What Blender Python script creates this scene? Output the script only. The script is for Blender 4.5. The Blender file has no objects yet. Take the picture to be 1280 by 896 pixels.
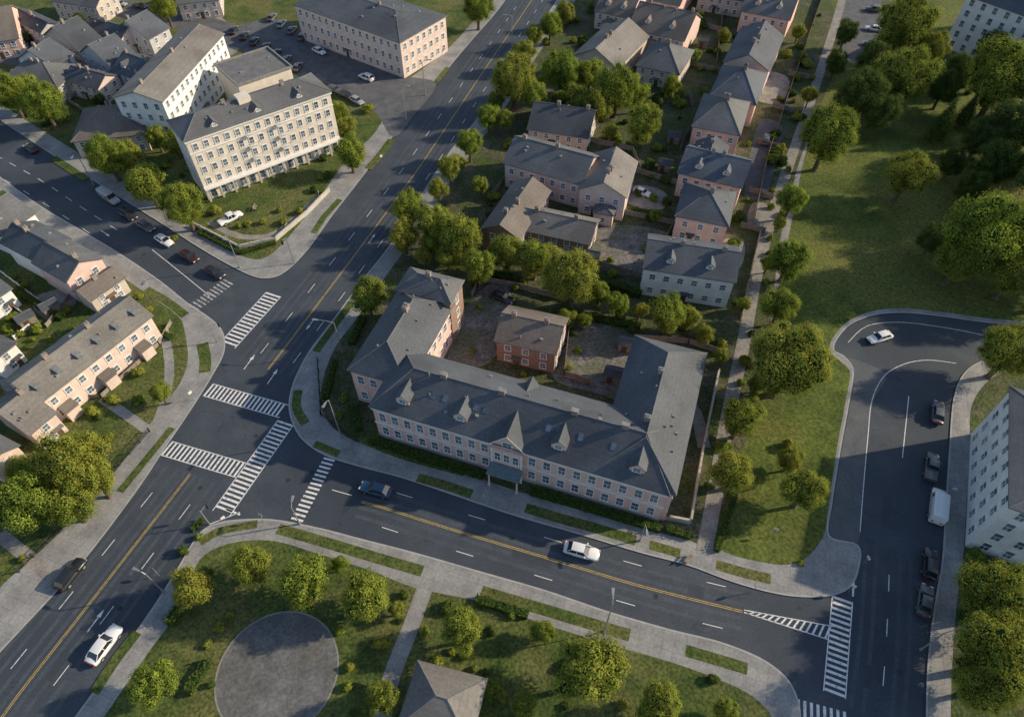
import bpy, bmesh, math, random
from mathutils import Vector, Matrix
random.seed(11)
R=random.random
def U(a,b): return a+(b-a)*random.random()
H=92.0; F=853.0; PT=math.radians(50); SP=math.sin(PT); CP=math.cos(PT)
# survey helper: reads a point of the site plan off the aerial survey and returns its ground position
def P(u,v,z=0.0):
    a=(u-640)/F; b=(v-448)/F
    dz=SP+b*CP; dy=CP-b*SP
    t=(H-z)/dz
    return Vector((a*t,dy*t,z))
def depth(v,z=0): return (H-z)/(SP+(v-448)/F*CP)
col=bpy.context.scene.collection
def link(o): col.objects.link(o); return o
def top(o,label,cat=None,group=None,kind=None):
    o["label"]=label
    if cat: o["category"]=cat
    if group: o["group"]=group
    if kind: o["kind"]=kind
    return o
# ------------------------------------------------------------------ materials
def M(name,c1,c2=None,scale=1.0,rough=.85,fine=0,famt=.25,bump=0,coord='pos',metal=0,spec=.3,lo=.35,hi=.65,third=None,tscale=.05,bands=0,bamt=.8,brick=None,rand=0,cracks=0):
    m=bpy.data.materials.new(name); m.use_nodes=True
    nt=m.node_tree; N=nt.nodes; L=nt.links
    bs=N['Principled BSDF']; bs.inputs['Roughness'].default_value=rough; bs.inputs['Metallic'].default_value=metal
    bs.inputs['Specular IOR Level'].default_value=spec
    if c2 is None: c2=c1
    if coord=='pos': src=N.new('ShaderNodeNewGeometry').outputs['Position']
    else: src=N.new('ShaderNodeTexCoord').outputs['Object']
    def mix(f,a,b,mode='MIX'):
        x=N.new('ShaderNodeMix'); x.data_type='RGBA'; x.blend_type=mode
        for i,val in ((0,f),(6,a),(7,b)):
            if hasattr(val,'links') or hasattr(val,'is_linked'): L.new(val,x.inputs[i])
            else: x.inputs[i].default_value=val if i==0 else (*val,1) if len(val)==3 else val
        return x.outputs[2]
    def nz(s,d=4,w=0):
        n=N.new('ShaderNodeTexNoise'); n.inputs['Scale'].default_value=s; n.inputs['Detail'].default_value=d
        L.new(src,n.inputs['Vector']); return n.outputs['Fac']
    def rmp(x,a,b,o0=0,o1=1):
        n=N.new('ShaderNodeMapRange'); L.new(x,n.inputs[0]); n.inputs[1].default_value=a; n.inputs[2].default_value=b; n.inputs[3].default_value=o0; n.inputs[4].default_value=o1
        return n.outputs[0]
    c=mix(rmp(nz(scale),lo,hi),c1,c2)
    if third: c=mix(rmp(nz(tscale,3),.45,.62),c,third)
    if brick:
        bw,bh,mc,amt=brick
        mp=N.new('ShaderNodeMapping'); mp.inputs['Rotation'].default_value=(0,0,math.radians(19.2)); L.new(src,mp.inputs[0])
        b=N.new('ShaderNodeTexBrick'); L.new(mp.outputs[0],b.inputs['Vector']); b.offset=0.0
        b.inputs['Scale'].default_value=1; b.inputs['Brick Width'].default_value=bw; b.inputs['Row Height'].default_value=bh; b.inputs['Mortar Size'].default_value=.04
        b.inputs['Color1'].default_value=(1,1,1,1); b.inputs['Color2'].default_value=(.86,.86,.86,1); b.inputs['Mortar'].default_value=(mc,mc,mc,1)
        c=mix(amt,c,b.outputs['Color'],'MULTIPLY')
    if bands:
        sx=N.new('ShaderNodeSeparateXYZ'); L.new(src,sx.inputs[0])
        q=N.new('ShaderNodeMath'); q.operation='MULTIPLY'; L.new(sx.outputs[2],q.inputs[0]); q.inputs[1].default_value=1/bands
        fr=N.new('ShaderNodeMath'); fr.operation='FRACT'; L.new(q.outputs[0],fr.inputs[0])
        c=mix(1.0,c,mix(rmp(fr.outputs[0],0,.35),(bamt,bamt,bamt),(1,1,1)),'MULTIPLY')
    if cracks:
        ns=N.new('ShaderNodeTexNoise'); ns.inputs['Scale'].default_value=.5; L.new(src,ns.inputs['Vector'])
        ad=N.new('ShaderNodeVectorMath'); ad.operation='MULTIPLY_ADD'; L.new(ns.outputs['Color'],ad.inputs[0]); ad.inputs[1].default_value=(4,4,4); L.new(src,ad.inputs[2])
        vo=N.new('ShaderNodeTexVoronoi'); vo.feature='DISTANCE_TO_EDGE'; vo.inputs['Scale'].default_value=cracks; L.new(ad.outputs[0],vo.inputs['Vector'])
        c=mix(1.0,c,mix(rmp(vo.outputs['Distance'],.002,.008),(.76,.76,.76),(1,1,1)),'MULTIPLY')
    if fine:
        f=rmp(nz(fine,3),.3,.7,1-famt,1+famt)
        cm=N.new('ShaderNodeVectorMath'); cm.operation='SCALE'; L.new(c,cm.inputs[0]); L.new(f,cm.inputs['Scale']); c=cm.outputs[0]
    if rand:
        oi=N.new('ShaderNodeObjectInfo')
        f=rmp(oi.outputs['Random'],0,1,1-rand,1+rand)
        cm=N.new('ShaderNodeVectorMath'); cm.operation='SCALE'; L.new(c,cm.inputs[0]); L.new(f,cm.inputs['Scale']); c=cm.outputs[0]
    L.new(c,bs.inputs['Base Color'])
    if bump:
        bp=N.new('ShaderNodeBump'); bp.inputs['Strength'].default_value=.6; bp.inputs['Distance'].default_value=bump
        L.new(nz(fine or scale,3),bp.inputs['Height']); L.new(bp.outputs[0],bs.inputs['Normal'])
    return m
asphalt=M('asphalt',(.052,.065,.084),(.070,.085,.106),.25,.8,4,.18,third=(.047,.059,.077),tscale=.05,spec=.35,cracks=.10)
trackm=M('worn_asphalt',(.061,.074,.093),(.078,.093,.114),.5,.75,3,.2,spec=.35)
asphalt2=M('old_asphalt',(.100,.105,.115),(.140,.144,.153),.4,.9,4,.2,cracks=.2)
asphalt3=M('faded_asphalt',(.100,.110,.123),(.128,.138,.150),.35,.85,4,.16,cracks=.12)
concrete=M('concrete_paving',(.25,.25,.25),(.35,.347,.338),.3,.9,3,.16,brick=(1.5,1.5,.66,.7))
kerbm=M('kerb_stone',(.36,.358,.35),(.44,.435,.425),.8,.9)
lawn=M('lawn_grass',(.048,.078,.018),(.090,.120,.028),.3,.95,2.5,.5,bump=.15,third=(.125,.13,.042),tscale=.11)
lawnb=M('park_grass',(.058,.088,.016),(.115,.150,.028),.16,.95,2.0,.45,bump=.12,third=(.135,.145,.034),tscale=.045)
garden=M('garden_ground',(.050,.068,.020),(.120,.112,.075),.28,.95,2.5,.5,bump=.2,third=(.062,.088,.024),tscale=.12)
ground_m=M('field',(.04,.06,.02),(.07,.08,.035),.02,.95)
dirt=M('packed_earth',(.14,.13,.122),(.22,.207,.195),.5,.95,2,.35,third=(.125,.135,.09),tscale=.15)
pathm=M('gravel_path',(.22,.21,.195),(.32,.30,.275),.6,.95,4,.2)
plazam=M('plaza_paving',(.125,.130,.136),(.19,.19,.192),.4,.9,2.5,.26,third=(.14,.14,.135),tscale=.25,brick=(1.2,1.2,.8,.6))
white=M('white_road_paint',(.28,.285,.29),(.76,.76,.76),2.2,.7,12,.2,lo=.28,hi=.46)
whitef=M('faded_road_paint',(.12,.125,.13),(.55,.55,.55),2.0,.7,12,.2,lo=.35,hi=.6)
yellow=M('yellow_road_paint',(.28,.20,.06),(.58,.41,.11),2,.7,lo=.3,hi=.5)
def roofm(n,c,w=1.28):
    return M(n,c,tuple(x*w for x in c),.3,.75,2.5,.14,coord='obj',bands=.4,bamt=.90,third=tuple(x*.85 for x in c),tscale=.15,bump=.02)
r_slate=roofm('slate_shingle',(.090,.102,.120)); r_grey=roofm('grey_shingle',(.128,.134,.143)); r_brown=roofm('brown_shingle',(.165,.145,.130))
r_dark=roofm('dark_shingle',(.070,.080,.095)); r_tan=roofm('tan_shingle',(.19,.18,.168)); r_blue=roofm('blue_grey_slate',(.095,.113,.140)); r_flat=M('flat_roofing',(.14,.145,.15),(.19,.19,.195),.5,.9,4,.15,coord='obj')
def wallm(n,c,**k): return M(n,tuple(x*.90 for x in c),tuple(min(.82,x*1.05) for x in c),.6,.9,6,.08,coord='obj',**k)
w_pink=wallm('pink_stucco',(.74,.50,.44)); w_rose=wallm('rose_stucco',(.70,.53,.48)); w_cream=wallm('cream_stucco',(.74,.67,.58)); w_white=wallm('white_render',(.80,.80,.80))
w_brick=M('red_brick',(.25,.17,.14),(.34,.235,.195),2,.9,7,.3,coord='obj',bands=.3); w_peach=wallm('peach_stucco',(.69,.56,.50)); w_grey=wallm('grey_render',(.50,.50,.51)); w_tan=wallm('tan_brick',(.56,.49,.43))
trim=M('white_trim',(.76,.755,.745),(.80,.795,.79),1,.6)
glass=M('window_glass',(.07,.10,.14),(.18,.23,.29),.35,.12,coord='pos',spec=.8)
doorm=M('painted_door',(.10,.06,.045),(.14,.09,.06),1,.5); metalm=M('galvanised_metal',(.34,.35,.36),(.42,.43,.44),2,.45,metal=.5); darkm=M('dark_metal',(.03,.03,.035),(.05,.05,.055),2,.5)
ventm=M('weathered_vent',(.20,.20,.20),(.30,.30,.30),2,.6)
chim=M('chimney_brick',(.24,.19,.165),(.33,.27,.24),3,.9); wood=M('fence_wood',(.22,.185,.155),(.32,.28,.24),1.5,.9); stone=M('garden_wall_stone',(.42,.40,.35),(.52,.50,.44),1,.9)
bark=M('bark',(.10,.075,.055),(.16,.12,.09),4,.95,coord='obj')
tealm=M('canopy_slate',(.11,.15,.17),(.15,.20,.22),2,.5); tyre=M('tyre_rubber',(.015,.015,.015),(.025,.025,.025),5,.9)
lampm=M('clear_lens',(.6,.6,.58),None,1,.2,spec=.8); redm=M('red_lens',(.35,.02,.02),None,1,.3); carglass=M('car_glass',(.012,.015,.02),(.02,.024,.03),1,.08,spec=.8)
capm=M('ridge_cap',(.14,.145,.155),(.20,.205,.21),1,.9)
def leafm(name,ca,cb,cc):
    m=bpy.data.materials.new(name); m.use_nodes=True; nt=m.node_tree; N=nt.nodes; L=nt.links; N.clear()
    out=N.new('ShaderNodeOutputMaterial'); at=N.new('ShaderNodeAttribute'); at.attribute_name='tint'
    oi=N.new('ShaderNodeObjectInfo')
    a=N.new('ShaderNodeMix'); a.data_type='RGBA'; a.inputs[6].default_value=(*ca,1); a.inputs[7].default_value=(*cb,1); L.new(at.outputs['Fac'],a.inputs[0])
    b=N.new('ShaderNodeMix'); b.data_type='RGBA'; b.inputs[7].default_value=(*cc,1); L.new(a.outputs[2],b.inputs[6])
    mr=N.new('ShaderNodeMapRange'); L.new(oi.outputs['Random'],mr.inputs[0]); mr.inputs[4].default_value=.75; L.new(mr.outputs[0],b.inputs[0])
    d=N.new('ShaderNodeBsdfDiffuse'); t=N.new('ShaderNodeBsdfTranslucent'); g=N.new('ShaderNodeMixShader'); g.inputs[0].default_value=.34
    L.new(b.outputs[2],d.inputs[0]); L.new(b.outputs[2],t.inputs[0]); L.new(d.outputs[0],g.inputs[1]); L.new(t.outputs[0],g.inputs[2]); L.new(g.outputs[0],out.inputs[0])
    return m
leaf=leafm('foliage',(.085,.150,.030),(.350,.430,.070),(.340,.330,.065))
leafd=leafm('dark_foliage',(.050,.092,.028),(.165,.225,.052),(.12,.17,.050))
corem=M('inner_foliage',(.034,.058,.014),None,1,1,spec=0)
# ------------------------------------------------------------------ mesh builder
class MB:
    def __init__(s): s.v=[]; s.f=[]; s.m=[]
    def poly(s,pts,mi=0):
        b=len(s.v); s.v+= [tuple(p) for p in pts]; s.f.append(tuple(range(b,b+len(pts)))); s.m.append(mi)
    def hexa(s,b4,t4,mi=0):
        b=len(s.v); s.v+=[tuple(p) for p in b4]+[tuple(p) for p in t4]
        for f in ((3,2,1,0),(4,5,6,7),(0,1,5,4),(1,2,6,5),(2,3,7,6),(3,0,4,7)): s.f.append(tuple(b+i for i in f)); s.m.append(mi)
    def box(s,x0,y0,z0,x1,y1,z1,mi=0):
        s.hexa([(x0,y0,z0),(x1,y0,z0),(x1,y1,z0),(x0,y1,z0)],[(x0,y0,z1),(x1,y0,z1),(x1,y1,z1),(x0,y1,z1)],mi)
    def cone(s,p,q,r0,r1,n=7,mi=0,cap=True):
        p=Vector(p); q=Vector(q); d=(q-p).normalized(); a=d.orthogonal().normalized(); c=d.cross(a); b=len(s.v)
        for pt,r in ((p,r0),(q,r1)):
            for i in range(n):
                t=2*math.pi*i/n; s.v.append(tuple(pt+a*math.cos(t)*r+c*math.sin(t)*r))
        for i in range(n):
            j=(i+1)%n; s.f.append((b+i,b+j,b+n+j,b+n+i)); s.m.append(mi)
        if cap:
            s.f.append(tuple(b+n+i for i in range(n))); s.m.append(mi); s.f.append(tuple(b+n-1-i for i in range(n))); s.m.append(mi)
    def mesh(s,name,mats,smooth=False,fix=True):
        me=bpy.data.meshes.new(name); me.from_pydata(s.v,[],s.f)
        for m in (mats if isinstance(mats,(list,tuple)) else [mats]): me.materials.append(m)
        me.polygons.foreach_set('material_index',s.m)
        if smooth: me.polygons.foreach_set('use_smooth',[True]*len(s.f))
        me.update()
        if fix:
            bm=bmesh.new(); bm.from_mesh(me); bmesh.ops.recalc_face_normals(bm,faces=bm.faces); bm.to_mesh(me); bm.free()
        return me
    def obj(s,name,mats,parent=None,loc=None,smooth=False,fix=True):
        o=link(bpy.data.objects.new(name,s.mesh(name,mats,smooth,fix)))
        if parent: o.parent=parent
        if loc: o.location=loc
        return o
def inst(name,me,parent=None,loc=(0,0,0),rz=0,sc=None):
    o=link(bpy.data.objects.new(name,me)); o.location=loc; o.rotation_euler=(0,0,rz)
    if sc: o.scale=sc
    if parent: o.parent=parent
    return o
def empty(name,loc,rz=0):
    o=link(bpy.data.objects.new(name,None)); o.location=loc; o.rotation_euler=(0,0,rz); o.empty_display_size=1; return o
# ------------------------------------------------------------------ ground sheets
def smooth(pts,n=5,closed=True):
    out=[]; k=len(pts)
    for i in range(k if closed else k-1):
        if closed: p0,p1,p2,p3=[pts[(i+j-1)%k] for j in range(4)]
        else: p0,p1,p2,p3=[pts[min(max(i+j-1,0),k-1)] for j in range(4)]
        d=(p2-p1).length
        t1=(p2-p0)*.5; t2=(p3-p1)*.5
        if t1.length>d: t1*=d/t1.length
        if t2.length>d: t2*=d/t2.length
        for j in range(n):
            t=j/n; a=2*t**3-3*t*t+1; b=t**3-2*t*t+t; c=-2*t**3+3*t*t; e=t**3-t*t
            out.append(p1*a+t1*b+p2*c+t2*e)
    if not closed: out.append(pts[-1].copy())
    return out
def W(px): return [P(u,v) for u,v in px]
def sheet(name,px,z,mat,label,sm=True,world=False):
    pts=px if world else W(px)
    if sm: pts=smooth(pts)
    b=MB(); b.poly([(p.x,p.y,z) for p in pts]); o=b.obj(name,mat); 
    me=o.data
    if me.polygons[0].normal.z<0: me.flip_normals()
    bm=bmesh.new(); bm.from_mesh(me); bmesh.ops.triangulate(bm,faces=bm.faces,ngon_method='EAR_CLIP'); bm.to_mesh(me); bm.free()
    return top(o,label,kind='structure')
def ribpts(pts,w,off=0):
    L=[];Rr=[]
    for i,p in enumerate(pts):
        d=(pts[min(i+1,len(pts)-1)]-pts[max(i-1,0)]); d.z=0; d.normalize(); n=Vector((-d.y,d.x,0))
        L.append(p+n*(off+w/2)); Rr.append(p+n*(off-w/2))
    return L,Rr
def ribbon(b,pts,w,z,off=0,mi=0):
    L,Rr=ribpts(pts,w,off)
    for i in range(len(pts)-1):
        b.poly([(Rr[i].x,Rr[i].y,z),(Rr[i+1].x,Rr[i+1].y,z),(L[i+1].x,L[i+1].y,z),(L[i].x,L[i].y,z)],mi)
def block(px,label):
    pts=smooth(W(px)); z=.12
    b=MB(); b.poly([(p.x,p.y,z) for p in pts])
    n=len(pts)
    for i in range(n):
        p,q=pts[i],pts[(i+1)%n]; b.poly([(p.x,p.y,0),(q.x,q.y,0),(q.x,q.y,z),(p.x,p.y,z)],1)
    o=b.obj('pavement',[concrete,kerbm])
    me=o.data; bm=bmesh.new(); bm.from_mesh(me); bmesh.ops.triangulate(bm,faces=[f for f in bm.faces if len(f.verts)>4],ngon_method='EAR_CLIP')
    for f in bm.faces:
        if abs(f.normal.z)>.5 and f.normal.z<0: f.normal_flip()
    bm.to_mesh(me); bm.free(); top(o,label,kind='structure')
    k=MB(); ribbon(k,pts+[pts[0]],.24,.127); kk=k.obj('kerb',kerbm,fix=False); top(kk,'pale stone kerb edging the raised pavement',kind='structure')
g=MB(); g.poly([(-4000,-3000,-.01),(4000,-3000,-.01),(4000,6000,-.01),(-4000,6000,-.01)]); top(g.obj('ground',ground_m,fix=False),'grassy ground reaching to the horizon',kind='structure')
sheet('road',[(-700,-120),(1900,-120),(2300,1300),(-1100,1300)],.0,asphalt,'dark grey asphalt roads with painted lanes',sm=False)
A=[(735,-60),(697,0),(640,85),(600,145),(563,190),(530,240),(487,308),(450,355),(415,403),(385,443),(367,480),(362,512),(375,545),(405,568),(450,583),(500,596),(560,616),(640,643),(720,666),(800,690),(860,706),(920,728),(980,743),(1030,745),(1060,735),(1072,712),(1072,682),(1036,670),(1039,630),(1050,560),(1062,495),(1066,462),(1055,446),(1042,438),(1045,425),(1062,406),(1092,394),(1130,391),(1180,396),(1240,404),(1300,408),(1800,420),(1800,-110),(760,-110)]
B=[(246,672),(262,658),(290,651),(340,650),(400,661),(450,674),(520,692),(600,715),(680,738),(760,765),(840,788),(900,803),(950,823),(980,845),(995,870),(1000,900),(1000,1250),(-170,1250),(95,896),(125,855),(160,805),(195,755),(225,707)]
C=[(-500,-90),(-250,60),(-100,150),(0,222),(50,258),(100,288),(150,318),(200,352),(235,380),(262,398),(278,415),(280,440),(265,470),(240,510),(205,562),(180,600),(140,655),(95,712),(40,772),(0,815),(-80,905),(-400,1280),(-1000,1280)]
D=[(-420,-110),(-250,-20),(-100,85),(0,150),(60,190),(130,234),(200,278),(250,310),(290,333),(322,347),(345,346),(365,333),(388,308),(415,270),(450,225),(490,172),(520,135),(580,62),(632,0),(695,-110)]
E=[(1300,448),(1245,448),(1210,462),(1193,495),(1187,560),(1183,620),(1178,700),(1168,760),(1160,830),(1158,900),(1155,1250),(2200,1250),(1900,470)]
for px,l in ((A,'concrete pavement around the hotel block and park'),(B,'concrete pavement around the small park'),(C,'concrete pavement beside terraced houses'),(D,'concrete pavement around the apartment block'),(E,'concrete pavement beside the white apartment building')): block(px,l)
sheet('road',[(1058,448),(1068,470),(1064,500),(1053,560),(1042,630),(1038,668),(1072,678),(1080,600),(1085,545),(1092,500),(1108,470),(1085,455)],.003,asphalt3,'lighter faded asphalt strip beside the park kerb')
sheet('garden',[(720,0),(665,80),(625,145),(590,190),(555,245),(512,305),(478,352),(445,400),(422,430),(410,455),(403,480),(402,510),(420,538),(460,558),(500,569),(560,585),(640,612),(720,636),(800,660),(860,675),(895,684),(930,560),(960,430),(975,300),(1000,200),(1050,60),(1070,-100),(790,-100)],.131,garden,'planted gardens behind the pavement')
sheet('lawn',[(940,520),(905,640),(897,684),(960,704),(1000,702),(1028,672),(1034,640),(1046,560),(1058,495),(1062,465),(1050,452),(1037,440),(1040,424),(1060,402),(1092,389),(1130,386),(1180,391),(1240,399),(1300,403),(1790,415),(1790,-100),(1075,-100),(1050,60),(1010,180),(985,300),(965,400)],.136,lawnb,'mown park lawn with sunlit strips')
sheet('lawn',[(250,700),(285,680),(340,676),(400,693),(460,712),(520,735),(600,752),(680,780),(760,805),(840,828),(900,850),(940,870),(965,900),(965,1240),(-140,1240),(130,896),(155,860),(190,810),(225,760)],.131,lawn,'shaded lawn of the small park')
sheet('garden',[(-450,-60),(-250,90),(-100,175),(0,245),(50,280),(100,312),(150,345),(195,375),(225,398),(232,420),(235,450),(225,480),(195,520),(160,570),(110,630),(50,690),(0,735),(-420,1200),(-900,1200)],.131,lawn,'front gardens of the terraced houses')
sheet('garden',[(-400,-105),(-250,-45),(-100,62),(0,130),(60,168),(130,212),(200,257),(245,288),(290,315),(320,325),(340,318),(365,292),(395,255),(430,205),(470,165),(500,110),(560,62),(612,0),(665,-105)],.131,lawn,'gardens around the apartment block')
sheet('garden',[(1300,462),(1245,470),(1215,505),(1212,560),(1207,640),(1203,700),(1195,760),(1190,830),(1188,900),(1188,1240),(2100,1240),(1800,485)],.131,garden,'planted ground beside the white building')
def rib(name,px,w,z,mat,label,n=4):
    b=MB(); ribbon(b,smooth(W(px),n,False),w,z); return top(b.obj(name,mat,fix=False),label,kind='structure')
sheet('courtyard',[(-40,15),(60,30),(150,60),(215,95),(180,125),(100,100),(30,85),(-40,70)],.1345,asphalt2,'paved yards between the terraced houses')
sheet('car_park',[(285,38),(345,25),(395,48),(440,72),(500,95),(545,105),(520,142),(492,172),(470,142),(430,118),(395,100),(355,90),(300,62)],.137,asphalt2,'worn asphalt car park behind the apartments')
rib('road',[(-40,-40),(60,-12),(150,12),(215,22),(290,45),(330,55)],11,.142,asphalt2,'narrow residential street curving between houses')
sheet('car_park',[(1058,-60),(1118,-60),(1106,78),(1052,72)],.141,asphalt2,'small asphalt car park beside the park')
sheet('courtyard',[(592,372),(630,352),(640,400),(610,455),(560,448)],.137,dirt,'packed earth courtyard beside the hotel wing')
sheet('courtyard',[(712,408),(760,400),(802,425),(800,500),(740,490),(690,470)],.137,dirt,'dusty grey courtyard behind the hotel')
sheet('courtyard',[(742,285),(835,292),(825,345),(735,330)],.137,dirt,'packed earth yard between houses')
sheet('courtyard',[(950,150),(978,158),(955,250),(930,245)],.137,asphalt2,'grey paved parking strip beside houses')
for px in ([(770,240),(800,232),(832,242),(828,262),(790,258)],[(700,170),(735,178),(730,190),(700,185)],[(905,300),(930,305),(925,335),(905,330)],[(60,440),(90,415),(110,425),(80,452)],[(900,190),(920,195),(915,215),(895,210)],[(240,20),(270,15),(300,60),(270,75)],[(760,90),(790,98),(785,120),(755,112)],[(40,375),(80,362),(95,380),(60,400)],[(0,470),(20,450),(40,465),(10,490)],[(945,90),(985,98),(975,130),(940,122)],[(940,255),(962,258),(955,285),(935,282)]): sheet('patio',px,.1395,pathm,'paved patio behind a house')
rib('path',[(1075,-90),(1050,10),(1022,100),(995,180),(968,260),(945,345),(930,425),(910,520),(893,620),(880,690)],2.3,.144,pathm,'straight gravel path between gardens and park')
rib('path',[(800,480),(862,505),(880,560)],2,.150,pathm,'gravel walk beside the hotel wing')
rib('path',[(533,730),(515,780),(490,845),(478,900)],2.2,.137,concrete,'concrete path through the small park')
rib('path',[(128,498),(160,520),(195,545)],1.6,.137,concrete,'concrete garden path to the pavement')
rib('path',[(205,412),(212,470),(188,545),(100,648),(20,735)],1.6,.141,concrete,'concrete footpath in front of the terrace')
rib('path',[(0,668),(40,700),(75,728)],1.8,.145,pathm,'worn gravel path to the street')
rib('path',[(262,278),(300,296),(345,292),(400,245)],1.5,.137,pathm,'gravel path inside the apartment garden')
c0=P(347,840); rr=75*depth(838)/F
pl=[c0+Vector((math.cos(t)*rr,math.sin(t)*rr,0)) for t in [i*math.pi/24 for i in range(48)]]
sheet('plaza',pl,.143,plazam,'round paved plaza in the small park',sm=False,world=True)
kb=MB(); ribbon(kb,pl+[pl[0]],.22,.149); top(kb.obj('kerb',pathm,fix=False),'stone edging ring around the round plaza',kind='structure')
verge=[([(522,597),(560,608),(590,618)],1.5),([(657,635),(700,648),(750,662),(795,676)],1.6),([(812,681),(850,692)],1.4),([(895,706),(930,716),(963,724)],1.5),([(348,661),(400,676),(460,694),(528,714)],1.6),([(602,739),(680,762),(740,780),(787,794)],1.6),([(857,813),(895,824),(934,836)],1.5),([(172,790),(145,825),(118,866)],1.4),([(250,678),(275,664),(322,655)],1.3),([(393,555),(424,568)],1.3),([(373,488),(371,510),(382,530)],1.5),([(66,198),(85,210),(108,225)],1.8),([(183,362),(210,378),(232,395)],1.6),([(253,430),(257,450),(256,466)],2),([(215,535),(195,560),(150,615)],1.2),([(440,378),(420,405),(395,440)],1.4),([(490,175),(475,195),(460,212)],2),([(425,250),(405,272),(392,292)],1.4),([(560,85),(540,110)],1.5),([(640,130),(610,170)],1.2),([(452,550),(500,570),(580,592)],1.0),([(0,240),(20,252)],1.4)]
for px,w in verge: rib('verge',px,w,.133,lawn,'grass verge strip between kerb and pavement')
# ------------------------------------------------------------------ markings
wm=MB(); ym=MB(); fm=MB(); ZM=.010
def line(b,px,w=.15,off=0,dash=None,world=None):
    pts=world or smooth(W(px),4,False)
    if not dash: ribbon(b,pts,w,ZM,off); return
    on,gap=dash; L,_=ribpts(pts,0,off)
    seg=[];tot=0
    for i in range(len(L)-1): d=(L[i+1]-L[i]).length; seg.append((tot,d)); tot+=d
    def at(s):
        for i,(t,d) in enumerate(seg):
            if s<=t+d or i==len(seg)-1: return L[i].lerp(L[i+1],(s-t)/max(d,1e-6))
    s=gap*.5
    while s+on<tot:
        ribbon(b,[at(s),at(s+on)],w,ZM); s+=on+gap
dn=[(335,462),(395,383),(450,310),(520,215),(565,148),(612,78),(665,0),(720,-85)]; dsn=[(-120,1065),(20,872),(80,795),(150,705),(238,592)]
er=[(452,627),(478,634),(560,660),(700,702),(800,732),(928,764)]
tk=MB()
for px in (dn,dsn,er):
    line(ym,px,.09,.12); line(ym,px,.09,-.12)
    pts=smooth(W(px),4,False)
    for s in (-1,1):
        for o_ in ((.95,2.35) if px is er else (.95,2.35,4.3,5.7)): ribbon(tk,pts,.55,.0035,s*o_)
pts=smooth(W([(1114,690),(1110,800),(1100,900)]),4,False)
for o_ in (-3.4,-2,1.2,2.6): ribbon(tk,pts,.55,.0035,o_)
top(tk.obj('road',trackm,fix=False),'slightly lighter worn wheel tracks along the lanes',kind='structure')
for px in (dn,dsn):
    line(wm,px,.11,3.3,(2.6,5.5)); line(wm,px,.11,-3.3,(2.6,5.5))
line(wm,er,.11,2.9,(2.6,9)); line(wm,er,.11,-2.9,(2.6,9)); line(wm,[(415,612),(440,619)],.12)
line(wm,[(-60,165),(45,222),(100,258),(150,290)],.12,0,(2.6,3)); line(wm,[(190,312),(225,340),(262,370)],.13); line(wm,[(-40,190),(60,248),(140,300)],.11,-1.5,(2.5,5))
line(wm,[(1075,664),(1080,600),(1085,545),(1090,500),(1105,470),(1130,455),(1160,450),(1195,454)],.12); line(wm,[(1136,495),(1128,572)],.13)
line(wm,[(1112,702),(1108,800),(1100,900)],.12,0,(2.5,4)); line(wm,[(1060,428),(1085,407),(1130,403),(1190,411),(1230,419)],.11)
line(wm,[(1068,712),(1066,745)],.25)
def ladder(a,b,w,bar=.5,gap=.5,dirpx=None,rails=False,m=wm):
    p,q=P(*a),P(*b); d=(q-p); n=d.length; d.normalize()
    if dirpx: e=(P(*dirpx[1])-P(*dirpx[0])).normalized()
    else: e=Vector((-d.y,d.x,0))
    s=0
    while s+bar<=n:
        c0=p+d*s; c1=p+d*(s+bar); h=e*(w/2)
        m.poly([(*(c0-h).xy,ZM),(*(c1-h).xy,ZM),(*(c1+h).xy,ZM),(*(c0+h).xy,ZM)]); s+=bar+gap
    if rails:
        h=e*(w/2+.1)
        for k in (1,-1): ribbon(m,[p+h*k,q+h*k],.14,ZM+.003)
ladder((260,487),(355,514),2.5,.34,.42,((300,500),(335,455)),True)
ladder((208,560),(303,588),2.5,.34,.42,((200,640),(235,595)),True)
ladder((357,528),(276,642),2.7,.36,.42,None,True)
ladder((412,573),(370,652),1.9,.34,.42)
ladder((286,352),(240,386),2.6,.32,.5,m=fm)
ladder((342,368),(284,432),3.1,.38,.5,rails=True)
ladder((1053,748),(1043,868),2.4,.36,.42,rails=True)
ladder((996,884),(1062,902),2.1,.36,.42)
for i in range(13):
    t=(i+.3)/13; t2=(i+.65)/13
    def E1(t): return P(940+102*t,764+19*t)
    def E2(t): return P(932+104*t,766+32*t)
    wm.poly([(*E2(t).xy,ZM),(*E2(t2).xy,ZM),(*E1(t2).xy,ZM),(*E1(t).xy,ZM)])
line(wm,[(930,762),(1044,783)],.13); line(wm,[(930,765),(1036,799)],.13)
line(wm,[(262,655),(300,640)],.13);line(wm,[(283,636),(300,643)],.3)
def arrow(u,v,u2,v2,turn=0,s=1):
    p=P(u,v); d=(P(u2,v2)-p).normalized(); n=Vector((-d.y,d.x,0))
    def T(x,y): q=p+d*x*s+n*y*s; return (q.x,q.y,ZM)
    wm.poly([T(-2,-.09),T(.6,-.09),T(.6,.09),T(-2,.09)]); wm.poly([T(.6,-.38),T(1.9,0),T(.6,.38)])
arrow(341,470,372,425,0,.9); arrow(312,452,345,408,0,.9); arrow(388,405,350,455,0,.8); arrow(132,292,170,318,0,.8); arrow(465,298,490,262,0,.8); arrow(120,775,150,735,0,.8)
top(wm.obj('road_marking',white,fix=False),'white painted crossings, lane lines and arrows',kind='structure'); top(ym.obj('road_marking',yellow,fix=False),'double yellow centre lines on the roads',kind='structure'); top(fm.obj('road_marking',whitef,fix=False),'faded white crossing on the side street',kind='structure')
pm=MB()
patchm=M('tar_patch',(.044,.054,.069),(.054,.065,.081),1,.7)
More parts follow.
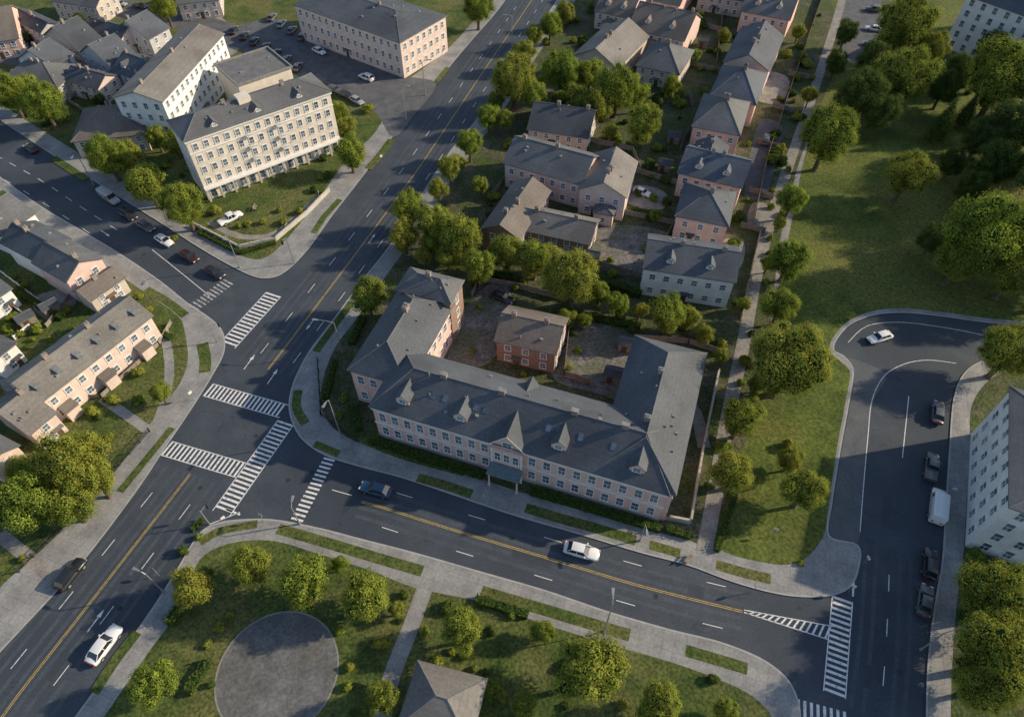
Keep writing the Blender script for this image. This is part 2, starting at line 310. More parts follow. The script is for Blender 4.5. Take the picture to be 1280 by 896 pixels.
for px in ([(410,560),(440,568)],[(150,740),(165,720)],[(860,735),(880,741)],[(1110,620),(1108,660)],[(420,320),(436,298)],[(640,690),(690,706)],[(60,850),(85,815)],[(1085,830),(1083,860)]):
    ribbon(pm,W(px),U(.8,1.7),.0065)
top(pm.obj('road',patchm,fix=False),'darker tar repair patches in the asphalt',kind='structure')
mh=MB()
for u,v in ((320,545),(250,610),(430,345),(640,672),(820,745),(1120,640),(150,760),(480,250),(1000,760),(180,318),(360,600),(1125,840),(390,590)):
    c=P(u,v); n=14; mh.poly([(c.x+.34*math.cos(2*math.pi*i/n),c.y+.34*math.sin(2*math.pi*i/n),.016) for i in range(n)])
top(mh.obj('manhole_cover',darkm,fix=False),'round dark iron manhole covers in the carriageway',kind='structure')
# ------------------------------------------------------------------ windows etc
WC={}
def winmesh(w,h):
    k=(round(w,2),round(h,2))
    if k not in WC:
        b=MB(); t=.11
        b.poly([(-w/2,-.03,0),(w/2,-.03,0),(w/2,-.03,h),(-w/2,-.03,h)],1)
        b.box(-w/2-t,-.09,0,-w/2+.02,.02,h); b.box(w/2-.02,-.09,0,w/2+t,.02,h)
        b.box(-w/2-t,-.10,h,w/2+t,.02,h+t*1.3); b.box(-w/2-t-.05,-.16,-t,w/2+t+.05,.02,0); b.box(-w/2+.02,-.07,h*.48,w/2-.02,-.02,h*.48+.06); b.box(-.03,-.065,0,.03,-.025,h*.48)
        WC[k]=b.mesh('window',[trim,glass])
    return WC[k]
def winrow(par,side,x0,x1,c,z,n,w=1.0,h=1.3):
    me=winmesh(w,h)
    for i in range(n):
        s=x0+(x1-x0)*(i+.5)/n
        loc,rz={'f':((s,c,z),0),'b':((s,c,z),math.pi),'r':((c,s,z),math.pi/2),'l':((c,s,z),-math.pi/2)}[side]
        inst('window',me,par,loc,rz)
def mass(par,x0,y0,x1,y1,ze,rise,kind='gable',axis='x',ov=.4,wm_=None,rm=None,z0=0,sides='fr',rows=2,sp=2.4,ww=1.0,wh=1.25,chimney=True,door=True,hip=None,vents=3):
    Lx,Ly=(x1-x0,y1-y0)
    def T(a,b,z): return (x0+a,y0+b,z) if axis=='x' else (x0+b,y0+a,z)
    L,Dp=(Lx,Ly) if axis=='x' else (Ly,Lx)
    b=MB(); r=MB(); th=.2; hw=Dp/2
    if kind=='gable':
        zz=ze-th+rise*ov/hw; zp=ze+rise-th-.03
        e0,e1=ov,L-ov; f0,f1=ov,Dp-ov
        for x in (e0,e1): b.poly([T(x,f0,z0),T(x,f1,z0),T(x,f1,zz),T(x,hw,zp),T(x,f0,zz)])
        for y in (f0,f1): b.poly([T(e0,y,z0),T(e1,y,z0),T(e1,y,zz),T(e0,y,zz)])
        sec=[(0,ze),(hw,ze+rise),(Dp,ze),(Dp,ze-th),(hw,ze+rise-th),(0,ze-th)]
        n=6
        for i in range(n):
            p,q=sec[i],sec[(i+1)%n]; r.poly([T(0,p[0],p[1]),T(L,p[0],p[1]),T(L,q[0],q[1]),T(0,q[0],q[1])],1 if i in (2,5) else 0)
        for x in (0,L):
            r.poly([T(x,sec[0][0],sec[0][1]),T(x,sec[1][0],sec[1][1]),T(x,sec[4][0],sec[4][1]),T(x,sec[5][0],sec[5][1])])
            r.poly([T(x,sec[1][0],sec[1][1]),T(x,sec[2][0],sec[2][1]),T(x,sec[3][0],sec[3][1]),T(x,sec[4][0],sec[4][1])])
        ridge=[T(0,hw,ze+rise),T(L,hw,ze+rise)]; caps=[ridge]
    elif kind=='hip':
        hp=hw if hip is None else hip; hp=min(hp,L/2-.01)
        b.hexa([T(ov,ov,z0),T(L-ov,ov,z0),T(L-ov,Dp-ov,z0),T(ov,Dp-ov,z0)],[T(ov,ov,ze-th),T(L-ov,ov,ze-th),T(L-ov,Dp-ov,ze-th),T(ov,Dp-ov,ze-th)])
        e=[T(0,0,ze),T(L,0,ze),T(L,Dp,ze),T(0,Dp,ze)]; u=[(p[0],p[1],ze-th-.02) for p in e]
        a=T(hp,hw,ze+rise); c=T(L-hp,hw,ze+rise)
        r.poly([e[0],e[1],c,a]); r.poly([e[2],e[3],a,c]); r.poly([e[1],e[2],c]); r.poly([e[3],e[0],a]); r.poly(u)
        for i in range(4): r.poly([u[i],u[(i+1)%4],e[(i+1)%4],e[i]],1)
        caps=[[a,c],[e[0],a],[e[3],a],[e[1],c],[e[2],c]]; ridge=[a,c]
    else:
        b.hexa([T(ov,ov,z0),T(L-ov,ov,z0),T(L-ov,Dp-ov,z0),T(ov,Dp-ov,z0)],[T(ov,ov,ze-th),T(L-ov,ov,ze-th),T(L-ov,Dp-ov,ze-th),T(ov,Dp-ov,ze-th)])
        o=[T(0,0,0),T(L,0,0),T(L,Dp,0),T(0,Dp,0)]; k=.35; ii=[T(k,k,0),T(L-k,k,0),T(L-k,Dp-k,0),T(k,Dp-k,0)]
        def Z(l,z): return [(p[0],p[1],z) for p in l]
        r.poly(Z(o,ze-th)); 
        for i in range(4):
            j=(i+1)%4; o1,o2=Z(o,ze-th),Z(o,ze+.3); i1,i2=Z(ii,ze+.3),Z(ii,ze-.05)
            r.poly([o1[i],o1[j],o2[j],o2[i]],1); r.poly([o2[i],o2[j],i1[j],i1[i]],1); r.poly([i1[i],i1[j],i2[j],i2[i]],1)
        r.poly(Z(ii,ze-.05)); caps=[]; ridge=None
    for p,q in caps:
        if (Vector(p)-Vector(q)).length>.3: r.cone(Vector(p)+Vector((0,0,.01)),Vector(q)+Vector((0,0,.01)),.08,.08,5,1)
    wo=b.obj('wall',wm_,par); ro=r.obj('roof',[rm,ventm if kind=='flat' else capm],par)
    flo=(ze-.3-z0)/rows
    for sd in sides:
        if sd in 'fb': a0,a1,c=x0+ov+.4,x1-ov-.4,(y0+ov if sd=='f' else y1-ov)
        else: a0,a1,c=y0+ov+.4,y1-ov-.4,(x1-ov if sd=='r' else x0+ov)
        n=max(1,int((a1-a0)/sp))
        for k in range(rows): winrow(par,sd,a0,a1,c,z0+flo*k+flo*.30,n,ww,min(wh,flo*.58))
        if door and sd=='f':
            d=MB(); s=a0+(a1-a0)*(int(n/2))/n if n>1 else (a0+a1)/2+1
            d.box(s-.5,c-.08,z0,s+.5,c+.02,z0+2.1); d.obj('door',doorm,par)
            d=MB(); d.box(s-.9,c-.9,z0+2.2,s+.9,c-.003,z0+2.32); d.obj('porch_canopy',rm,par)
    if chimney and kind!='flat':
        for k in range(1 if L<11 else 2):
            t=U(.1,.9); q=Vector(ridge[0]).lerp(Vector(ridge[1]),t); o=U(-.6,.6)
            c=MB(); c.box(q.x-.4+o,q.y-.3,ze+rise*.5,q.x+.4+o,q.y+.3,ze+rise+.8); c.box(q.x-.45+o,q.y-.35,ze+rise+.8,q.x+.45+o,q.y+.35,ze+rise+.9,1)
            for e in (-.2,.2): c.cone((q.x+o+e,q.y,ze+rise+.9),(q.x+o+e,q.y,ze+rise+1.15),.1,.09,6,0)
            co=c.obj('chimney',[chim,ventm],ro)
    for k in range(vents):
        a=U(.15,.85)*L; s=U(.15,.85)*Dp
        zz=ze+rise*(1-abs(s-hw)/hw) if kind!='flat' else ze-.05
        if kind=='hip' : zz=min(zz,ze+rise*min(a,L-a)/max(.1,(hw if hip is None else hip)))
        p=T(a,s,zz); v=MB()
        if R()<.5: v.cone((p[0],p[1],zz-.1),(p[0],p[1],zz+.45),.12,.12,7)
        else: v.box(p[0]-.25,p[1]-.2,zz-.15,p[0]+.25,p[1]+.2,zz+.25)
        v.obj('roof_vent',ventm,ro)
    return wo,ro
def frame(Apx,Bpx,ze,z0=.13):
    a,b=P(*Apx,ze+z0),P(*Bpx,ze+z0); d=b-a; L=d.length; return Vector((a.x,a.y,z0)),math.atan2(d.y,d.x),L
def house(Apx,Bpx,Cpx,ze,label,wmat,rmat,kind='gable',axis='x',rise=None,cat='house',name='house',group=None,ext=False,**k):
    o,rz,L=frame(Apx,Bpx,ze); c=P(*Cpx,ze+.13)-o; Dp=-math.sin(rz)*c.x+math.cos(rz)*c.y; Dp=max(Dp,4)
    e=empty(name,o,rz); top(e,label,cat,group)
    if rise is None: rise=.27*(Dp if axis=='x' else L)
    cen=o+Vector((math.cos(rz)*L/2-math.sin(rz)*Dp/2,math.sin(rz)*L/2+math.cos(rz)*Dp/2,0))
    if 'sides' not in k:
        k['sides']='f'+('r' if cen.x<15 else '')+('l' if cen.x>-15 else '')
    mass(e,0,0,L,Dp,ze,rise,kind,axis,wm_=wmat,rm=rmat,**k)
    e['L']=L; e['D']=Dp
    if ext and L>7:
        w=U(3.2,4.6); a=U(.3,max(.4,L-w-.6)); zx=U(2.7,3.4)
        if R()<.55: mass(e,a,-U(1.6,2.6),a+w,1.2,zx,U(.9,1.5),random.choice(('gable','hip')),'y',ov=.25,wm_=wmat,rm=random.choice((rmat,r_brown,r_grey)),sides='f',rows=1,sp=1.8,ww=.9,wh=1.1,chimney=False,door=False,vents=0)
        a=U(.3,max(.4,L-w-.6))
        mass(e,a,Dp-1.2,a+w,Dp+U(2,3.4),zx,U(.9,1.5),'gable','y',ov=.25,wm_=wmat,rm=rmat,sides='',rows=1,chimney=False,door=False,vents=1)
        if kind=='gable' and axis=='x' and R()<.7:
            sl_=rise/(Dp/2); y=Dp*.16
            for q in (.28,.7): dormer(e,L*q,y,ze+sl_*y,1.4,.75,.7,2.2,wmat,rmat)
    return e,L,Dp
def dormer(par,x,y,zb,w,wh,rise,dp,wmat,rmat,win=True):
    b=MB(); z1=zb+wh
    b.poly([(x-w/2,y,zb-.6),(x+w/2,y,zb-.6),(x+w/2,y,z1),(x,y,z1+rise-.1),(x-w/2,y,z1)])
    for s in (-1,1): b.poly([(x+s*w/2,y,zb-.6),(x+s*w/2,y+dp,zb-.6),(x+s*w/2,y+dp,z1),(x+s*w/2,y,z1)])
    b.obj('dormer',wmat,par)
    r=MB(); o=.22; k=rise/(w/2)
    for s in (-1,1):
        ex=x+s*(w/2+o); ez=z1-k*o
        r.hexa([(x,y-o,z1+rise-.08),(ex,y-o,ez-.08),(ex,y+dp,ez-.08),(x,y+dp,z1+rise-.08)],[(x,y-o,z1+rise+.04),(ex,y-o,ez+.04),(ex,y+dp,ez+.04),(x,y+dp,z1+rise+.04)])
    r.obj('dormer_roof',rmat,par)
    if win: inst('window',winmesh(w*.5,wh*.75),par,(x,y,zb+.1))
# ---- main building (hotel)
ZE=8.4
o,rz,L=frame((460,508),(838,620),ZE)
hotel=empty('hotel',o,rz); top(hotel,'long pink stucco hotel with slate hipped roofs and dormers','building')
inv=Matrix.LocRotScale(o,Matrix.Rotation(rz,3,'Z').to_quaternion(),(1,1,1)).inverted()
def loc(u,v,z): q=inv@P(u,v,z+.13); return q
c=loc(790,512,ZE); BD=c.y
sw=loc(433,462,ZE); nw=loc(500,361,ZE); ne=loc(887,442,ZE)
EW=10.8; WW=sw.x+10.6
mass(hotel,0,0,L,BD,ZE,4.0,'hip','x',wm_=w_pink,rm=r_slate,sides='',vents=12,chimney=False,hip=5.2,door=False)
mass(hotel,sw.x,sw.y,WW,nw.y,ZE-.06,3.7,'hip','y',wm_=w_pink,rm=r_slate,sides='flr',rows=2,sp=2.2,wh=1.8,ww=1.1,vents=6,chimney=True,door=False,hip=4.8)
mass(hotel,L-EW-.3,.3,L+.8,ne.y,ZE+.05,3.8,'hip','y',wm_=w_pink,rm=r_slate,sides='rl',rows=2,sp=2.3,wh=1.8,ww=1.1,vents=9,chimney=True,door=False,hip=5.4)
TZ=10.2
t1=loc(492,362,TZ); t2=loc(581,350,TZ)
mass(hotel,t1.x+.2,t1.y,t2.x,t2.y,TZ,2.1,'hip','x',wm_=w_brick,rm=r_grey,sides='fr',rows=3,sp=2.3,wh=1.6,vents=4,chimney=True,door=False)
mid=loc(637,572,4).x
for side in ((.8,mid-2.6,int((mid-3.4)/2.05)),(mid+2.6,L-.8,int((L-mid-3.4)/2.05))):
    winrow(hotel,'f',side[0],side[1],.4,1.3,side[2],1.05,1.95); winrow(hotel,'f',side[0],side[1],.4,5.0,side[2],1.05,1.95)
cb=MB(); cb.box(.3,.25,4.05,L-.3,.397,4.28); cb.obj('string_course',trim,hotel)
cb=MB(); cb.box(.3,.30,0,L-.3,.397,.6); cb.obj('plinth',stone,hotel)
cb=MB(); cb.box(.3,.12,7.65,L-.3,.397,8.15); cb.obj('cornice',trim,hotel)
sl=4.0/(BD/2)
for (u,v) in ((508,492),(580,512),(702,547),(799,577)):
    q=loc(u,v,ZE+1.6); y=1.6
    dormer(hotel,q.x,y,ZE+sl*y,2.1,1.1,1.0,3.6,w_pink,r_slate)
dormer(hotel,mid,.12,ZE-.5,5.0,.7,2.8,7,w_pink,r_slate,False)
cb=MB()
for s in (-1,1): cb.hexa([(mid,-.16,ZE+2.7),(mid+s*2.72,-.16,ZE-.3),(mid+s*2.72,-.12,ZE-.3),(mid,-.12,ZE+2.7)],[(mid,-.16,ZE+2.98),(mid+s*2.72,-.16,ZE-.02),(mid+s*2.72,-.12,ZE-.02),(mid,-.12,ZE+2.98)])
cb.obj('gable_trim',trim,hotel)
inst('window',winmesh(1.4,1.2),hotel,(mid,.12,ZE-.2))
b=MB(); b.box(mid-2.3,-.25,0,mid+2.3,.39,ZE-.62); b.obj('entrance_bay',w_pink,hotel)
winrow(hotel,'f',mid-2.1,mid+2.1,-.25,4.9,3,.9,1.9)
for s in (-1,1):
    b=MB(); b.box(mid+s*2.3-.14,-.34,0,mid+s*2.3+.14,-.253,ZE-.65); b.obj('pilaster',trim,hotel)
b=MB(); b.box(mid-.9,-.33,0,mid+.9,-.253,2.8); b.obj('door',doorm,hotel)
b=MB(); b.hexa([(mid-2.6,-2.3,3.3),(mid+2.6,-2.3,3.3),(mid+2.6,-.345,3.3),(mid-2.6,-.345,3.3)],[(mid-2.5,-2.2,3.5),(mid+2.5,-2.2,3.5),(mid+2.5,-.345,4.0),(mid-2.5,-.345,4.0)]); b.obj('porch_canopy',tealm,hotel)
for s in (-2.2,2.2):
    b=MB(); b.cone((mid+s,-2.0,0),(mid+s,-2.0,3.29),.15,.13,10); b.box(mid+s-.22,-2.22,0,mid+s+.22,-1.78,.2); b.obj('column',w_peach,hotel)
r=MB(); yb=BD-.6
r.poly([(mid-1.4,yb,ZE),(mid+1.4,yb,ZE),(mid,yb,ZE+2.4)]); r.poly([(mid-1.4,yb,ZE),(mid,yb,ZE+2.4),(mid,yb-3.4,ZE+2.4)]); r.poly([(mid+1.4,yb,ZE),(mid,yb,ZE+2.4),(mid,yb-3.4,ZE+2.4)]); r.obj('dormer_roof',r_slate,hotel)
for s in (-13,-11,-6.2,-4.6,5,6.6,9.8,14.5):
    y=3.6; v=MB(); z=ZE+sl*y
    v.hexa([(mid+s-.35,y-.4,z-.30),(mid+s+.35,y-.4,z-.30),(mid+s+.35,y+.5,z+.30),(mid+s-.35,y+.5,z+.30)],[(mid+s-.35,y-.4,z-.2),(mid+s+.35,y-.4,z-.2),(mid+s+.35,y+.5,z+.42),(mid+s-.35,y+.5,z+.42)]); v.obj('skylight',glass,hotel)
for s in (.22,.42,.66,.82):
    v=MB(); x=L*s; v.box(x-.5,BD/2-.3,ZE+3.5,x+.5,BD/2+.3,ZE+4.7); v.box(x-.56,BD/2-.36,ZE+4.7,x+.56,BD/2+.36,ZE+4.8,1); v.obj('chimney',[chim,ventm],hotel)
# ---- apartment block (cream)
AZE=14.6
apt,AL,AD=house((229,178),(415,114),(380,94),AZE,'cream stucco apartment block with arcade and grey roof',w_cream,r_grey,'hip',rise=2.2,cat='building',name='apartment_building',rows=1,sp=2.6,sides='',vents=9,chimney=True,door=False)
nA=14; fh=2.72
for k in range(4): winrow(apt,'f',.8,AL-.8,.4,3.7+k*fh,nA,.95,1.4); winrow(apt,'l',.8,AD-.8,.4,3.7+k*fh,4,.95,1.4); winrow(apt,'r',.8,AD-.8,AL-.4,3.7+k*fh,4,.95,1.4)
winrow(apt,'f',.8,AL-.8,.4,.5,nA,1.2,1.9)
b=MB(); b.box(AL*.42,AD*.36,AZE+.8,AL*.5,AD*.60,AZE+2.9); b.obj('roof_lantern',w_cream,apt)
for k in (1,3,5):
    x=AL*(k+.5)/7; dormer(apt,x,1.1,AZE+.45,1.5,.6,.7,2.6,w_cream,r_grey)
b=MB(); b.box(.3,-.7,2.95,AL-.3,.397,3.2); b.obj('cornice',trim,apt); b=MB(); b.box(.15,.1,AZE-.65,AL-.15,.397,AZE-.23); b.obj('cornice',trim,apt)
b=MB(); b.box(.3,.25,AZE-3.35,AL-.3,.397,AZE-3.2); b.obj('string_course',trim,apt)
for k in range(12):
    b=MB(); x=.6+k*(AL-1.2)/11; b.box(x-.2,-.6,0,x+.2,-.2,2.94); b.obj('column',stone,apt)
for k in (5,8):
    for j in (1,2,3):
        z=3.7+fh*j-.35
        x=.8+(AL-1.6)*(k+.5)/nA; b=MB(); b.box(x-1.0,-.65,z-.15,x+1.0,.39,z-.02); b.obj('balcony',trim,apt)
        b=MB(); b.box(x-1.0,-.65,z+.75,x+1.0,-.59,z+.8)
        for i in range(8): b.box(x-.98+i*.27,-.64,z-.02,x-.94+i*.27,-.60,z+.75)
        b.obj('railing',darkm,apt)
house((296,108),(366,84),(288,74),10.0,'cream annex with flat grey roof',w_cream,r_flat,'flat',cat='building',name='annex_building',rows=4,door=False,sides='r')
house((203,128),(281,42),(162,100),11.5,'white rendered four storey building with long grey roof',w_white,r_tan,'gable',cat='building',name='apartment_building',rows=4,ww=1.0,wh=1.4,sp=2.4,rise=2.0,sides='frl')
house((366,6),(500,54),(545,15),9.8,'peach three storey terrace with grey hipped roof',w_peach,r_slate,'hip',cat='building',name='apartment_building',rows=3,ww=1.0,wh=1.5,sp=2.4,rise=2.4,vents=8,sides='fr')
hs=[
((8,22),(50,42),(22,5),5,'small grey roofed terraced house',w_grey,r_dark,'gable','x'),
((52,45),(97,64),(68,24),5,'grey roofed terraced house with dormer',w_tan,r_dark,'gable','y'),
((97,66),(140,86),(110,42),5,'dark roofed terraced house in grey render',w_grey,r_slate,'gable','y'),
((138,88),(178,104),(155,58),5,'dark roofed end of terrace house',w_white,r_slate,'gable','x'),
((-5,104),(72,110),(8,74),4.5,'grey roofed house among trees',w_tan,r_grey,'hip','x'),
((88,178),(182,168),(102,136),4.5,'brown hipped roof house beside trees',w_tan,r_brown,'hip','x'),
((-40,58),(24,48),(-35,22),5,'pale pink house with brown roof',w_pink,r_brown,'gable','x'),
((62,2),(120,10),(70,-18),5,'grey roofed house by the narrow street',w_tan,r_grey,'gable','x'),
((104,40),(150,52),(112,20),5,'small slate roofed house in the row',w_peach,r_dark,'gable','x'),
((20,74),(66,84),(30,54),4.5,'small grey house behind the terrace',w_white,r_slate,'gable','y'),
((220,6),(275,0),(222,-22),5,'peach house with grey roof by the street',w_peach,r_grey,'gable','x'),
((78,100),(122,112),(88,78),4.5,'small slate roofed house in the yards',w_peach,r_slate,'gable','x'),
((140,38),(186,50),(148,18),5,'slate roofed terraced house by the street',w_grey,r_slate,'gable','y'),
((48,506),(192,394),(12,470),6.0,'long peach terrace with tan roof and dormers',w_peach,r_tan,'gable','x'),
((36,545),(72,515),(0,498),4.8,'peach house with grey roof at terrace end',w_peach,r_tan,'gable','x'),
((-12,590),(26,556),(-45,545),4.8,'peach house with grey roof beside garden',w_peach,r_grey,'gable','y'),
((82,354),(130,322),(45,324),5.6,'pink terraced house with grey roof',w_rose,r_grey,'gable','y'),
((44,328),(90,298),(4,300),5.6,'pale terraced house with slate roof',w_white,r_slate,'gable','y'),
((0,296),(46,266),(-38,268),5.6,'pale terraced house with grey roof',w_white,r_grey,'gable','x'),
((112,378),(158,346),(98,358),3.6,'low grey roofed outbuilding beside terrace',w_tan,r_brown,'gable','x'),
((-12,455),(22,428),(-40,428),4.5,'white house with hipped dark roof',w_white,r_dark,'hip','x'),
((-20,385),(16,360),(-40,350),4.2,'small white house with dark roof',w_white,r_slate,'gable','x'),
((714,70),(772,86),(734,26),5,'grey gabled suburban house',w_tan,r_tan,'gable','y'),
((784,36),(856,52),(792,4),5,'pink house with brown grey roof',w_rose,r_brown,'gable','x'),
((794,82),(850,94),(804,50),4.6,'grey roofed house with hipped roof',w_tan,r_grey,'hip','x'),
((742,14),(788,24),(750,-14),5,'peach house with brown roof',w_peach,r_brown,'gable','x'),
((658,162),(736,174),(672,126),4.2,'low house with dark slate roof',w_tan,r_dark,'gable','x'),
((628,204),(728,232),(646,166),6.2,'pink semi detached pair with grey roof',w_rose,r_grey,'gable','x'),
((722,237),(784,248),(738,192),6.2,'peach house wing with grey gabled roof',w_peach,r_tan,'gable','y'),
((600,286),(650,300),(625,222),5.0,'brick house with steep brown roof',w_brick,r_brown,'gable','y'),
((647,287),(738,307),(665,256),4.0,'long low brick house with tan roof',w_brick,r_tan,'gable','x'),
((617,426),(696,444),(633,380),5.4,'brick outbuilding with grey gabled roof in courtyard',w_brick,r_brown,'gable','x'),
((925,14),(988,26),(934,-14),6,'pink house with grey roof',w_pink,r_grey,'gable','x'),
((903,78),(962,90),(918,34),6,'pale pink house with slate roof',w_rose,r_slate,'gable','y'),
((886,120),(946,132),(905,82),6,'pink house with blue grey hipped roof',w_pink,r_blue,'hip','x'),
((864,158),(926,170),(884,118),6.5,'pink house with grey roof beside alley',w_pink,r_grey,'hip','x'),
((846,216),(928,236),(868,182),6,'peach gabled house with blue grey roof',w_rose,r_blue,'gable','x'),
((862,205),(905,213),(874,176),6.4,'slate roofed cross gabled house',w_peach,r_slate,'gable','y'),
((843,270),(912,284),(858,228),6,'pink house with slate hipped roof',w_pink,r_slate,'hip','x'),
((803,336),(921,354),(815,292),6.8,'pale grey rendered house with long slate roof',w_white,r_slate,'gable','x'),
((760,-10),(850,8),(770,-45),5,'pink terraced house with grey roof',w_pink,r_grey,'gable','x'),
((872,-8),(930,2),(880,-50),5,'tan house with slate roof',w_tan,r_slate,'hip','x'),
]
for i,h in enumerate(hs):
    house(*h[:5],h[5],h[6],h[7],h[8],vents=random.choice((2,3,4)),ext=(h[0][0]>640 and 'courtyard' not in h[4] and 'low' not in h[4]) or i in (0,3,4,7,10))
nb,nl,nd=house((1207,-6),(1320,34),(1222,-50),14,'white rendered apartment building beside woodland',w_white,r_slate,'hip',cat='building',name='apartment_building',rows=5,sides='fl',ww=1.1,wh=1.6,sp=3)
pav,pl_,pd=house((495,908),(588,934),(536,828),4.0,'small park pavilion with grey pyramid roof',w_tan,r_tan,'hip',cat='pavilion',name='pavilion',rows=1,chimney=False,vents=1)
ter=[x for x in bpy.data.objects if x.get('label','').startswith('long peach terrace')][0]
for k in range(6):
    x=ter['L']*(k+.5)/6; y=ter['D']*.22; z=6.0+ter['D']*.27*(y/(ter['D']/2)); b=MB(); b.box(x-.4,y-.45,z-.4,x+.4,y+.9,z+.5); b.box(x-.47,y-.52,z+.5,x+.47,y+.95,z+.57,1); b.obj('dormer',[tealm,ventm],ter)
for k in (0,2,4):
    x=ter['L']*(k+.8)/6; b=MB(); b.box(x-1.1,-1.3,0,x+1.1,.38,2.2); b.hexa([(x-1.2,-1.4,2.2),(x+1.2,-1.4,2.2),(x+1.2,.38,2.2),(x-1.2,.38,2.2)],[(x-1.2,-1.4,2.3),(x+1.2,-1.4,2.3),(x+1.2,.38,2.9),(x-1.2,.38,2.9)],1); b.obj('porch',[w_peach,r_brown],ter)
zw=12.0
a=P(1262,482,zw+.13); b_=P(1261,634,zw+.13)
d=(a-b_); Lw=d.length; rzw=math.atan2(d.y,d.x)-math.pi/2
wb=empty('apartment_building',(b_.x,b_.y,.13),rzw); top(wb,'tall white rendered apartment building beside the street','building')
mass(wb,0,0,16,Lw,zw,2.2,'hip','y',wm_=w_white,rm=r_slate,sides='fl',rows=4,sp=2.6,ww=1.1,wh=1.7,vents=3,door=False)
# ------------------------------------------------------------------ vegetation
def tintmesh(me,tints):
    at=me.attributes.new('tint','FLOAT','FACE'); at.data.foreach_set('value',tints)
def crown(seed,nl,nleaf,ls,flat=.85,spread=.62,dark=False,cone=False,r0=.17,r1=.38,ka=.70,kb_=1.15):
    rnd=random.Random(seed); b=MB(); tints=[]; lobes=[]
    for i in range(nl):
        y=1-2*(i+.5)/nl; t=i*2.39996+rnd.random()*.9; r=math.sqrt(1-y*y)
        k=spread*rnd.uniform(ka,kb_)
        c=Vector((r*math.cos(t)*k,r*math.sin(t)*k,y*k*flat)); rad=rnd.uniform(r0,r1)
        if cone: zz=(i+.5)/nl; c=Vector((math.cos(t)*.5*(1-zz),math.sin(t)*.5*(1-zz),-1+2.3*zz)); rad=.42*(1-zz)+.12
        lobes.append((c,rad,rnd.uniform(.15,.85)))
    lobes.append((Vector((0,0,0)),.5,.2))
    tot=sum(l[1]**2 for l in lobes)
    for c,rad,tn in lobes:
        bm=bmesh.new(); bmesh.ops.create_icosphere(bm,subdivisions=1,radius=rad*.6); o=len(b.v)
        for v in bm.verts: b.v.append(tuple(c+v.co*rnd.uniform(.8,1.1)))
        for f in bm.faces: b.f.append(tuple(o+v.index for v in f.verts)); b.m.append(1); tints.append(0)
        bm.free()
        for i in range(int(nleaf*rad*rad/tot)):
            z=rnd.uniform(-.75,1); t=rnd.uniform(0,6.2832); r=math.sqrt(max(0,1-z*z)); n=Vector((r*math.cos(t),r*math.sin(t),z))
            p=c+n*rad*rnd.choice((rnd.uniform(.7,.95),rnd.uniform(.85,1.1),rnd.uniform(.9,1.35)))
            nn=(n+Vector((rnd.uniform(-1,1),rnd.uniform(-1,1),rnd.uniform(-.7,.9)))*.5).normalized()
            a=nn.orthogonal().normalized(); a=Matrix.Rotation(rnd.uniform(0,6.28),3,nn)@a; e=nn.cross(a)
            s=ls*rnd.uniform(.6,1.35); w=s*rnd.uniform(.45,.8)
            b.poly([p-a*s*.5,p+e*w*.5,p+a*s*.5,p-e*w*.5],0); tints.append(min(1,max(0,tn+rnd.uniform(-.35,.35))))
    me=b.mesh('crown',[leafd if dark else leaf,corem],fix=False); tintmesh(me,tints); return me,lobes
def trunkmesh(seed,lobes,hc):
    rnd=random.Random(seed); b=MB(); tp=Vector((rnd.uniform(-.05,.05),rnd.uniform(-.05,.05),hc-.45))
    b.cone((0,0,-.02),(0,0,.08),.14,.09,8); b.cone((0,0,.08),tp,.09,.065,8)
    for c,r,t in lobes[::4]: b.cone(tp-Vector((0,0,.05)),c*.8+Vector((0,0,hc)),.045,.015,5)
    return b.mesh('trunk',bark,fix=False)
HC=1.35; SM=[];BG=[];DK=[]
for i in range(7): m,l=crown(100+i,24+2*i,13500,.062,flat=.8+.06*i,spread=.62+.01*i,r0=.16,r1=.34); SM.append((m,trunkmesh(i,l,HC)))
for i in range(5): m,l=crown(200+i,50+5*i,29000,.042,flat=U(.8,1.0),spread=.72,r0=.13,r1=.29); BG.append((m,trunkmesh(i,l,HC)))
for i in range(3): m,l=crown(300+i,46,20000,.050,flat=U(.9,1.15),spread=.70,dark=True,r0=.14,r1=.30); DK.append((m,trunkmesh(i,l,HC)))
CN=[]; m,l=crown(400,26,9000,.065,dark=True,cone=True); CN.append((m,trunkmesh(9,l,HC)))
def tree(u,v,r,kind=None,label=None,sq=1.0):
    hc=3.0
    for _ in range(4):
        Rm=r*depth(v,hc)/F; hc=HC*Rm*sq
    p=P(u,v,hc); Rm*=1.03
    kind=kind or (BG if Rm>5 else SM)
    m,t=random.choice(kind)
    e=empty('tree',(p.x,p.y,.12),U(0,6.28)); s=Rm; e.scale=(s*U(.9,1.09),s*U(.9,1.09),s*sq)
    if not label: label='large leafy broadleaf tree on grass' if kind is BG else 'dark green broadleaf tree in the park' if kind is DK else 'narrow dark conifer in the park' if kind is CN else 'small leafy street tree with yellow green crown'
    top(e,label,'tree','trees of the neighbourhood'); inst('crown',m,e,(0,0,HC)); inst('trunk',t,e)
